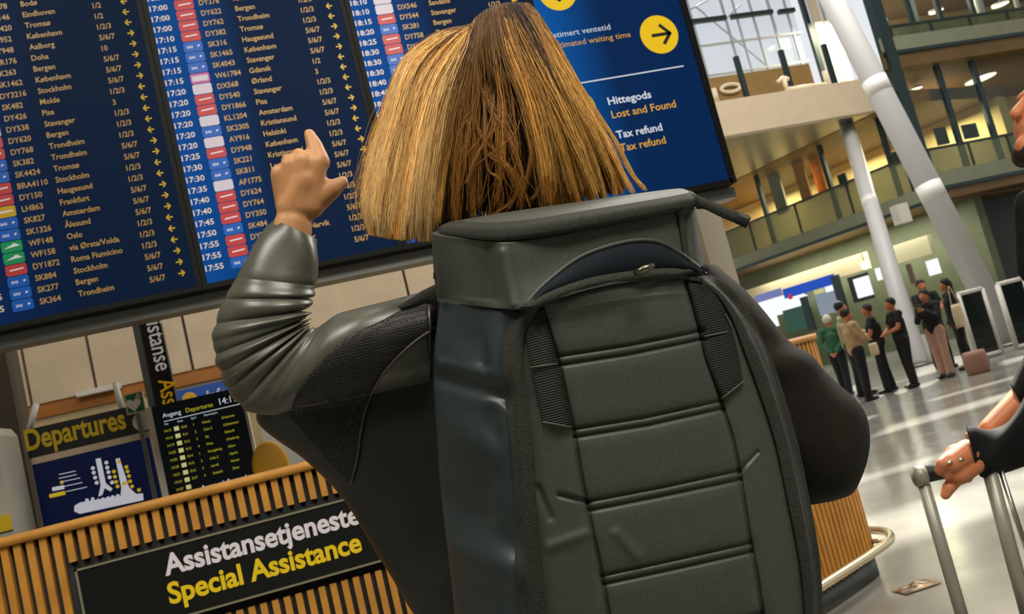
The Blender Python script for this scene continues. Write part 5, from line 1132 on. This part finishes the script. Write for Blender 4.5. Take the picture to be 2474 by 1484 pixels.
# ================================================================== THE MAN WITH THE TROLLEY CASE
m_tan = mat('tanned_skin', (194, 118, 76), rough=.5, noise=(30, .08))
m_coat = mat('black_coat', (13, 14, 15), rough=.8, spec=.3, noise=(40, .2))
m_beard = mat('dark_beard', (40, 26, 18), rough=.8, noise=(90, .4))
DM = 2.15
hm = W(2560, 282, DM+.10)                                            # middle of his head
base = np.array([hm[0]+.02, hm[1]+.02, 0.0])
man = thing('person', 'person in a black coat at the right edge holding the handle of a trolley case', 'person', base)
fx = CR*math.cos(.15)-np.array([0, 0, 0]); face = -np.array([CR[0], CR[1], 0]); face /= np.linalg.norm(face); face = face*.98+np.array([face[1], -face[0], 0])*.2*-1
face /= np.linalg.norm(face); side = np.array([-face[1], face[0], 0])
ms = Blob()
head_up = EZ-.45*face; head_up /= np.linalg.norm(head_up); face_up = face+.45*EZ; face_up /= np.linalg.norm(face_up)
ms.ball(hm+head_up*.03, .09, (1.0, .95, 1.08)); ms.ball(hm+face_up*.045-head_up*.045, .066, (1, .9, 1.1))
ms.ball(hm+face_up*.098-head_up*.005, .019, (1, .9, 1.0)); ms.limb(hm+face_up*.088+head_up*.03, hm+face_up*.118-head_up*.022, .012, .017)      # brow, nose
ms.ball(hm+face_up*.088+head_up*.035, .024, (.8, 1.6, .7)); ms.ball(hm+face_up*.093-head_up*.055, .019, (.8, 1.5, .6)); ms.ball(hm+face_up*.082-head_up*.098, .03)
for s in (-1, 1): ms.ball(hm+side*.088*s-head_up*.01, .026, (1.1, .4, 1.3))
sh_z = hm[2]-.27; pel = base+EZ*.93
ms.chain([hm-EZ*.06, hm-EZ*.16, base+EZ*(sh_z-.10), pel], [.058, .056, .13, .12])
# near arm: the hand that grips the handle
HD = W(2312, 1138, DM); gdir = W(2380, 1112, DM)-W(2212, 1152, DM); gl = np.linalg.norm(gdir); gdir /= gl
up = EZ-gdir*(EZ@gdir); up /= np.linalg.norm(up); tow = np.cross(gdir, up); tow = tow if tow@CF < 0 else -tow      # towards the camera
WRm = W(2400, 1082, DM+.03); ELm = W(2560, 1030, DM+.10); SHm = W(2640, 560, DM+.02)
ms.chain([SHm, ELm, WRm], [.055, .045, .032]); ms.limb(WRm, HD+up*.028+gdir*.012, .032, .034)
mp_ = DM/FPX
def hq(x, y, dd=0): return W(x, y, DM+dd)
ms.limb(hq(2338, 1092, -.012), hq(2300, 1118, -.024), 30*mp_, 27*mp_); ms.limb(hq(2350, 1120, -.01), hq(2318, 1145, -.02), 28*mp_, 26*mp_)
for k, (x0, y0, x1, y1) in enumerate(((2276, 1116, 2270, 1140), (2296, 1122, 2290, 1152), (2317, 1128, 2313, 1158), (2337, 1132, 2337, 1158))):   # four fingers closed round the bar
    ms.chain([hq(x0+18, y0-14, -.018), hq(x0, y0+4, -.030), hq(x1, y1-2, -.022), hq(x1+4, y1-4, .014)], [14*mp_, 13*mp_, 11.5*mp_, 10*mp_])
ms.chain([hq(2318, 1150, -.004), hq(2292, 1180, -.012), hq(2284, 1196, -.012)], [17*mp_, 15*mp_, 12*mp_])     # thumb
# far arm, bare wrist
FE = W(2470, 960, DM+.18); FW_ = W(2392, 1036, DM+.16); SF = W(2600, 560, DM+.34)
ms.chain([SF, FE+EZ*.02+CR*.06, FE, FW_], [.05, .045, .032, .026]); FH_ = W(2350, 1085, DM+.17); ms.ball((FW_+FH_)/2, .034, (1, .7, .8))
for k in range(4): ms.chain([FH_+EZ*(.018-.012*k)+(FW_-FH_)*.4, FH_+EZ*(.014-.012*k), FH_+EZ*(.0-.012*k)+tow*.02], [.010, .009, .008])
ms.limb((FW_+FH_)/2, FH_+EZ*.035, .014, .009)
for s in (-1, 1):
    hip = pel+side*.09*s-EZ*.05; kn = hip+face*.03-EZ*.42; an = np.array([kn[0], kn[1], .09])-face*.02; ms.chain([hip, kn, an], [.09, .06, .04]); ms.limb(an-EZ*.03, an+face*.15-EZ*.05, .036, .03)
ms.build('body', m_tan, man, voxel=.0032, smooth=3)
for s in (-1, 1):
    c = hm+face_up*.084+side*.032*s+head_up*.012; me = bmesh.new(); bmesh.ops.create_icosphere(me, subdivisions=2, radius=.0095)
    obj('eye', ([np.array(v.co)+c for v in me.verts], [[v.index for v in f.verts] for f in me.faces]), eye, man); me.free()
hb = Blob(); hb.ball(hm+head_up*.055-face_up*.02, .094, (1.0, .98, .95)); hb.ball(hm-face_up*.045+head_up*.0, .08, (.8, 1, 1.1)); hb.build('hair', m_beard, man, voxel=.007)
hb = Blob(); hb.ball(hm+face_up*.068-head_up*.105, .045, (.9, 1.2, .8)); hb.limb(hm+face_up*.05-head_up*.10+side*.05, hm+side*.07-head_up*.03, .03, .02); hb.limb(hm+face_up*.05-head_up*.10-side*.05, hm-side*.07-head_up*.03, .03, .02); hb.build('beard', m_beard, man, voxel=.006)
cb = Blob(); TC = base+EZ*(sh_z-.16)
cb.chain([base+EZ*(sh_z+.02), TC, pel+EZ*.05, pel-EZ*.20], [.10, .155, .15, .165]); cb.limb(W(2492, 490, DM+.10), W(2520, 640, DM+.10), .04, .06); cb.ball(TC+face*.05+EZ*.04, .13, (1, 1.25, 1.1)); cb.limb(base+EZ*(sh_z-.03), W(2632, 590, DM+.04), .085, .08); cb.limb(base+EZ*(sh_z-.03), W(2600, 590, DM+.30), .085, .075)
cb.chain([hm-EZ*.20, hm-EZ*.28, TC], [.078, .115, .155]); cb.build('coat', m_coat, man, voxel=.012, smooth=5)
cs = loft([(2330, 1022, 2366, 1150, DM+.0, .05), (2350, 1030, 2384, 1151, DM+.01, .056), (2392, 1041, 2418, 1147, DM+.02, .058), (2440, 1010, 2462, 1128, DM+.05, .06), (2480, 955, 2560, 1098, DM+.08, .066), (2528, 850, 2650, 1000, DM+.08, .07), (2556, 700, 2690, 800, DM+.06, .075), (2580, 560, 2700, 600, DM+.03, .08), (2600, 500, 2670, 510, DM+.02, .06)], n=32, sub=6, fold=lambda s, th: .004*np.sin(3*th+2.7*s))
cr = obj('coat_sleeve', cs, m_coat, man)
cs = loft([(2440, 930, 2482, 1000, DM+.18, .045), (2460, 890, 2520, 980, DM+.20, .05), (2510, 780, 2600, 860, DM+.24, .06), (2545, 640, 2660, 680, DM+.30, .075), (2570, 540, 2650, 560, DM+.32, .07)], n=28, sub=6)
obj('coat_sleeve', cs, m_coat, man)
tb = Blob()
for s in (-1, 1):
    hip = pel+side*.09*s-EZ*.05; kn = hip+face*.03-EZ*.42; an = np.array([kn[0], kn[1], .11])-face*.02; tb.chain([pel+side*.04*s, hip, kn, an], [.14, .11, .085, .07])
tb.build('trousers', m_trouser, man, voxel=.012)
for s in (-1, 1):
    hip = pel+side*.09*s; an = np.array([hip[0], hip[1], .055]); sb = Blob(); sb.chain([an-face*.06-EZ*.012, an+face*.06-EZ*.012, an+face*.17-EZ*.022], [.042, .046, .033]); sb.build('shoe', m_black, man, voxel=.009)
for dx, dy in ((2292, 1116), (2320, 1108)):
    c = hq(dx+2, dy+2, -.048); b = MB(); b.tube([c-gdir*.006-EZ*.001, c+gdir*.006+EZ*.001], .0032, 8); obj('ring', b.data(), mat('silver', (220, 216, 206), rough=.2, metal=.9), man, label='silver ring')
# ---- trolley case
fl0 = np.array([HD[0]+.05, HD[1]+.02, 0.0])
case = thing('trolley_case', 'trolley case with a long grey telescopic handle and black grip at the lower right', 'suitcase', fl0)
g0, g1 = W(2222, 1150, DM), W(2382, 1114, DM); gz = (g0[2]+g1[2])/2
b = MB(); b.tube([g0, g1], 20*mp_, 18); obj('grip', b.data(), m_black, case, label='black grip')
b = MB(); b.tube([g0-gdir*.012, g0+gdir*.012], 25*mp_, 18); obj('grip_end', b.data(), mat('handle_grey', (150, 148, 136), rough=.4, metal=.3), case); b = MB(); b.tube([g1-gdir*.012, g1+gdir*.012], 25*mp_, 18); obj('grip_end', b.data(), mat('handle_grey', (150, 148, 136), rough=.4, metal=.3), case)
def rod(px0, px1, r, n_):
    p = W(*px0, DM); d = W(*px1, DM+.0)-p; d /= np.linalg.norm(d); d = np.array([d[0]*.25, d[1]*.25, d[2]]); d /= np.linalg.norm(d); q = p+d*((p[2]-.40)/-d[2]); mid = p+(q-p)*n_
    b = MB(); b.tube([p, mid], r, 14); obj('handle_tube', b.data(), mat('handle_grey', (150, 148, 136)), case)
    b = MB(); b.tube([mid, q], r*1.35, 14); obj('outer_tube', b.data(), mat('handle_outer', (128, 128, 118), rough=.35, metal=.5), case)
    b = MB(); b.tube([mid-EZ*.012, mid+EZ*.012], r*1.6, 14); obj('tube_collar', b.data(), m_black, case); return q
q0 = rod((2228, 1158), (2320, 1484), 15*mp_, .96); q1 = rod((2388, 1130), (2446, 1484), 17*mp_, .96)
p = W(2412, 1120, DM+.01); b = MB(); b.tube([p, np.array([p[0]+.012, p[1], .42])], 6*mp_, 8); obj('guide_rod', b.data(), mat('rod_chrome', (190, 186, 176), rough=.2, metal=.9), case)
ctr = (q0+q1)/2; ex_ = np.array([gdir[0], gdir[1], 0]); ex_ /= np.linalg.norm(ex_); ey_ = np.array([-ex_[1], ex_[0], 0]); V = []
for z in (.07, .10, .38, .41):
    k = .93 if z in (.07, .41) else 1.0
    for a in np.linspace(0, 2*np.pi, 40, endpoint=False):
        u_ = np.sign(math.cos(a))*abs(math.cos(a))**.3*.15*k; v_ = np.sign(math.sin(a))*abs(math.sin(a))**.3*.12*k; V.append(np.array([ctr[0], ctr[1], 0])+ex_*u_+ey_*(v_+.02)+EZ*z)
obj('shell', (V, ringfaces(4, 40)), mat('case_black', (18, 19, 21), rough=.4), case)
for su in (-1, 1):
    for sv in (-1, 1):
        c = np.array([ctr[0], ctr[1], .032])+ex_*.11*su+ey_*(.08*sv+.02); b = MB(); b.tube([c-ex_*.012, c+ex_*.012], .031, 16); obj('wheel', b.data(), m_black, case)
        b = MB(); b.tube([c, c+EZ*.06], .012, 8); obj('wheel_fork', b.data(), m_steel, case)
# ================================================================== PEOPLE FARTHER BACK IN THE HALL
m_far = mat('far_skin', (176, 110, 72), rough=.6)
def human(pos, yaw, h, label, hair, top, low, arms='down', shoes=(20, 20, 22), haircol=(28, 20, 16), dress=False, sleeve_bare=False, longhair=False, hunch=0.0, stride=0.06):
    """a walking-height figure facing +x before it is turned by yaw"""
    t = thing('person', label, 'person', pos); k = h/1.75; P = np.array(pos, float); c, s = math.cos(yaw), math.sin(yaw)
    def L(x, y, z): return P+np.array([(x*c-y*s)*k, (x*s+y*c)*k, z*k])
    lean = hunch
    HEAD, NECK, CHEST, PEL = L(.02+lean, 0, 1.625), L(lean*.8, 0, 1.47), L(lean*.4, 0, 1.27), L(0, 0, .95)
    b = Blob(); b.ball(HEAD, .092*k, (1, .85, 1.15)); b.ball(HEAD+L(.05, 0, 0)-P-np.array([0, 0, .05*k]), .055*k); b.ball(HEAD+L(.10, 0, 0)-P-np.array([0, 0, .01*k]), .018*k)
    b.chain([HEAD, NECK, CHEST, PEL], [.055*k, .055*k, .11*k, .11*k])
    jo = {}
    for q in (-1, 1):
        sh = L(lean*.7, .185*q, 1.42)
        if arms == 'front': el, wr = L(.10+lean, .23*q, 1.16), L(.27+lean, .07*q, 1.10)
        elif arms == 'phone': el, wr = L(.12+lean, .22*q, 1.16), L(.24+lean, .06*q, 1.33)
        elif arms == 'back': el, wr = L(-.08, .25*q, 1.15), L(-.16, .08*q, .95)
        else: el, wr = L(-.02+lean*.4, .25*q, 1.14), L(.06+lean*.3, .26*q, .90)
        jo[q] = (sh, el, wr); b.chain([sh, el, wr], [.05*k, .042*k, .03*k]); d = (wr-el)/np.linalg.norm(wr-el)
        b.limb(wr, wr+d*.07, .032*k, .03*k)
        for f in range(4): b.limb(wr+d*.07+L(0, (f-1.5)*.016, 0)-P, wr+d*.13+L(0, (f-1.5)*.018, 0)-P, .010*k, .008*k)
        b.limb(wr+d*.03, wr+d*.07+L(.03, -.03*q, 0)-P, .012*k, .009*k)
        hip, kn, an = L(0, .09*q, .92), L(.02+stride*q*.6, .095*q, .50), L(stride*q, .10*q, .08); jo[q] += (hip, kn, an)
        b.chain([hip, kn, an], [.085*k, .055*k, .038*k]); b.limb(an-np.array([0, 0, .03*k]), an+L(.13, .01*q, 0)-P-np.array([0, 0, .05*k]), .034*k, .026*k)
    b.build('body', m_far, t, voxel=.012, smooth=3)
    hm_ = mat('hair_%d_%d_%d' % haircol, haircol, rough=.7)
    b = Blob(); b.ball(HEAD+L(-.02, 0, 0)-P+np.array([0, 0, .035*k]), .098*k, (1, .9, 1.05))
    if longhair: b.limb(HEAD+L(-.05, 0, 0)-P, HEAD+L(-.07, 0, 0)-P-np.array([0, 0, .24*k]), .085*k, .06*k)
    b.build('hair', hm_, t, voxel=.012, smooth=2)
    tm = mat('cloth_%d_%d_%d' % top, top, rough=.85, noise=(14, .12)); lm = mat('cloth_%d_%d_%d' % low, low, rough=.85, noise=(14, .12))
    b = Blob(); b.chain([NECK-np.array([0, 0, .05*k]), CHEST, PEL+np.array([0, 0, .02])], [.085*k, .145*k, .145*k]); b.limb(jo[-1][0], jo[1][0], .075*k, .075*k)
    for q in (-1, 1):
        if sleeve_bare: b.limb(jo[q][0], (jo[q][0]+jo[q][1])/2, .072*k, .066*k)
        else: b.chain([jo[q][0], jo[q][1], jo[q][2]], [.072*k, .06*k, .05*k])
    if dress: b.chain([PEL, L(.02, 0, .5), L(.03, 0, .12)], [.15*k, .17*k, .19*k])
    b.build('dress' if dress else 'top', tm, t, voxel=.014, smooth=4)
    if not dress:
        b = Blob()
        for q in (-1, 1): b.chain([PEL+L(0, .04*q, 0)-P, jo[q][3], jo[q][4], jo[q][5]+np.array([0, 0, .03])], [.13*k, .105*k, .08*k, .07*k])
        b.build('trousers', lm, t, voxel=.014, smooth=4)
    sm_ = mat('shoe_%d_%d_%d' % shoes, shoes, rough=.6)
    for q in (-1, 1):
        an = jo[q][5]; g = np.array([an[0], an[1], P[2]+.045*k]); b = Blob(); b.chain([g-(L(.05, 0, 0)-P), g+L(.06, 0, 0)-P, g+L(.16, .01*q, 0)-P-np.array([0, 0, .008])], [.042*k, .044*k, .034*k]); b.build('shoe', sm_, t, voxel=.012, smooth=2)
    return t, jo, L
def stand(px, py): return floor_at(px, py)
VW = math.atan2(CR[1], CR[0])                                   # turn of somebody facing right in the photo
def tall(head_py, px_head, foot): 
    d = (foot-CAM)@CF; q = W(px_head, head_py, d); return max(1.5, min(2.0, q[2]))
f1 = stand(2050, 955); human(f1, VW+.9, tall(772, 1982, f1), 'white haired person in a green jacket with hands behind the back', None, (44, 92, 66), (14, 22, 28), 'back', haircol=(206, 200, 188), stride=.14)
f2 = stand(2102, 968); human(f2, VW+.15, tall(752, 2042, f2), 'dark haired person in a beige jacket and black trousers', None, (172, 142, 104), (12, 14, 17), 'front', haircol=(22, 17, 15))
f3 = stand(2118, 958)+np.array([.15, .55, 0]); human(f3, VW-.2, 1.66, 'dark haired person half hidden behind the beige jacket', None, (150, 140, 110), (14, 16, 20), 'front', haircol=(16, 14, 14))
f4 = stand(2148, 950)+np.array([.12, .1, 0]); human(f4, VW+math.pi-.3, tall(764, 2112, f4), 'short person in black with a bare face turned to the beige jacket', None, (14, 17, 22), (14, 17, 22), 'front', haircol=(50, 34, 24), sleeve_bare=True)
f5 = stand(2212, 935); human(f5, VW+math.pi, tall(722, 2138, f5), 'tall person in long black clothes standing beside the slim white column', None, (12, 13, 14), (12, 13, 14), 'front', haircol=(12, 11, 11), sleeve_bare=True, stride=.03)
f6 = stand(2292, 912); human(f6, VW+math.pi+.6, tall(722, 2236, f6), 'person in a black top and pale pink trousers near the ticket gates', None, (11, 12, 14), (190, 148, 130), 'phone', haircol=(24, 18, 15), stride=.03)
f7 = stand(2346, 890); t7, j7, L7 = human(f7, VW+math.pi-.2, tall(668, 2298, f7), 'tall dark haired person in black with a pale shoulder bag', None, (10, 11, 13), (10, 11, 13), 'down', haircol=(16, 13, 12), longhair=True)
f8 = stand(2318, 893)+np.array([.35, .8, 0]); human(f8, VW-math.pi/2, 1.72, 'dark clothed person standing behind the pink trousers, face towards us', None, (22, 24, 30), (18, 19, 24), 'front', haircol=(30, 22, 18), sleeve_bare=True)
def bag(p, label, rgb, w=.30, h=.26, d=.12, strap=True, name='shoulder_bag', cat='bag'):
    t = thing(name, label, cat, p); V = []
    for z in np.linspace(0, 1, 7):
        k = .75+.5*math.sin(math.pi*(z*.8+.1))*.5
        for a in np.linspace(0, 2*np.pi, 24, endpoint=False): V.append(p+np.array([math.cos(a)*w/2*k, math.sin(a)*d/2*k, z*h]))
    obj('bag_body', (V, ringfaces(7, 24)), mat('bag_%d_%d_%d' % rgb, rgb, rough=.6), t)
    if strap:
        b = MB(); b.tube(spline([p+np.array([-w*.4, 0, h*.9]), p+np.array([-w*.1, .02, h+.28]), p+np.array([w*.1, .02, h+.28]), p+np.array([w*.4, 0, h*.9])], 16), .007, 8); obj('bag_strap', b.data(), mat('bag_%d_%d_%d' % rgb, rgb), t)
    return t
d7 = (f7-CAM)@CF; pb_ = W(2324, 790, d7-.2); bag(pb_, 'pale beige shoulder bag worn by the tall dark haired person', (216, 196, 160), .20, .40, .12)
pc_ = W(2116, 858, (f4-CAM)@CF-.22); bag(pc_, 'small cream handbag held beside the short person in black', (214, 196, 162), .16, .2, .09, strap=False)
pg = stand(2336, 905)+np.array([-.05, -.35, 0]); bag(pg, 'crumpled pinkish bag standing on the floor by the pink trousers', (158, 118, 100), .42, .36, .3, strap=False, name='floor_bag')
pg = stand(2216, 868); bag(pg+np.array([0, .3, 0]), 'tan suitcase standing behind the tall person in long black clothes', (150, 120, 92), .45, .55, .26, strap=False, name='suitcase', cat='suitcase')
# something small and amber lies on the floor by the trolley case
pl = stand(2215, 1420); t = thing('crumpled_wrapper', 'crumpled amber wrapper lying on the stone floor left of the trolley handle', 'wrapper', pl)
n_ = 14; V = []
for i in range(n_):
    for j in range(n_):
        a, b_ = i/(n_-1)-.5, j/(n_-1)-.5; V.append(pl+np.array([a*.20, b_*.12, .006+.022*max(0, 1-4*(a*a+b_*b_))*(.6+.6*math.sin(9*a+4*b_)*math.sin(11*b_-3*a))]))
obj('foil', (V, [[i*n_+j, i*n_+j+1, (i+1)*n_+j+1, (i+1)*n_+j] for i in range(n_-1) for j in range(n_-1)]), mat('amber_foil', (104, 78, 34), rough=.3, metal=.3, noise=(18, .5)), t)
# ================================================================== lettering goes on its boards
flush_text()
for b, nm_, mt_, par in PEND:
    if b.n: obj(nm_, b.data(), mt_, par, smooth=False)
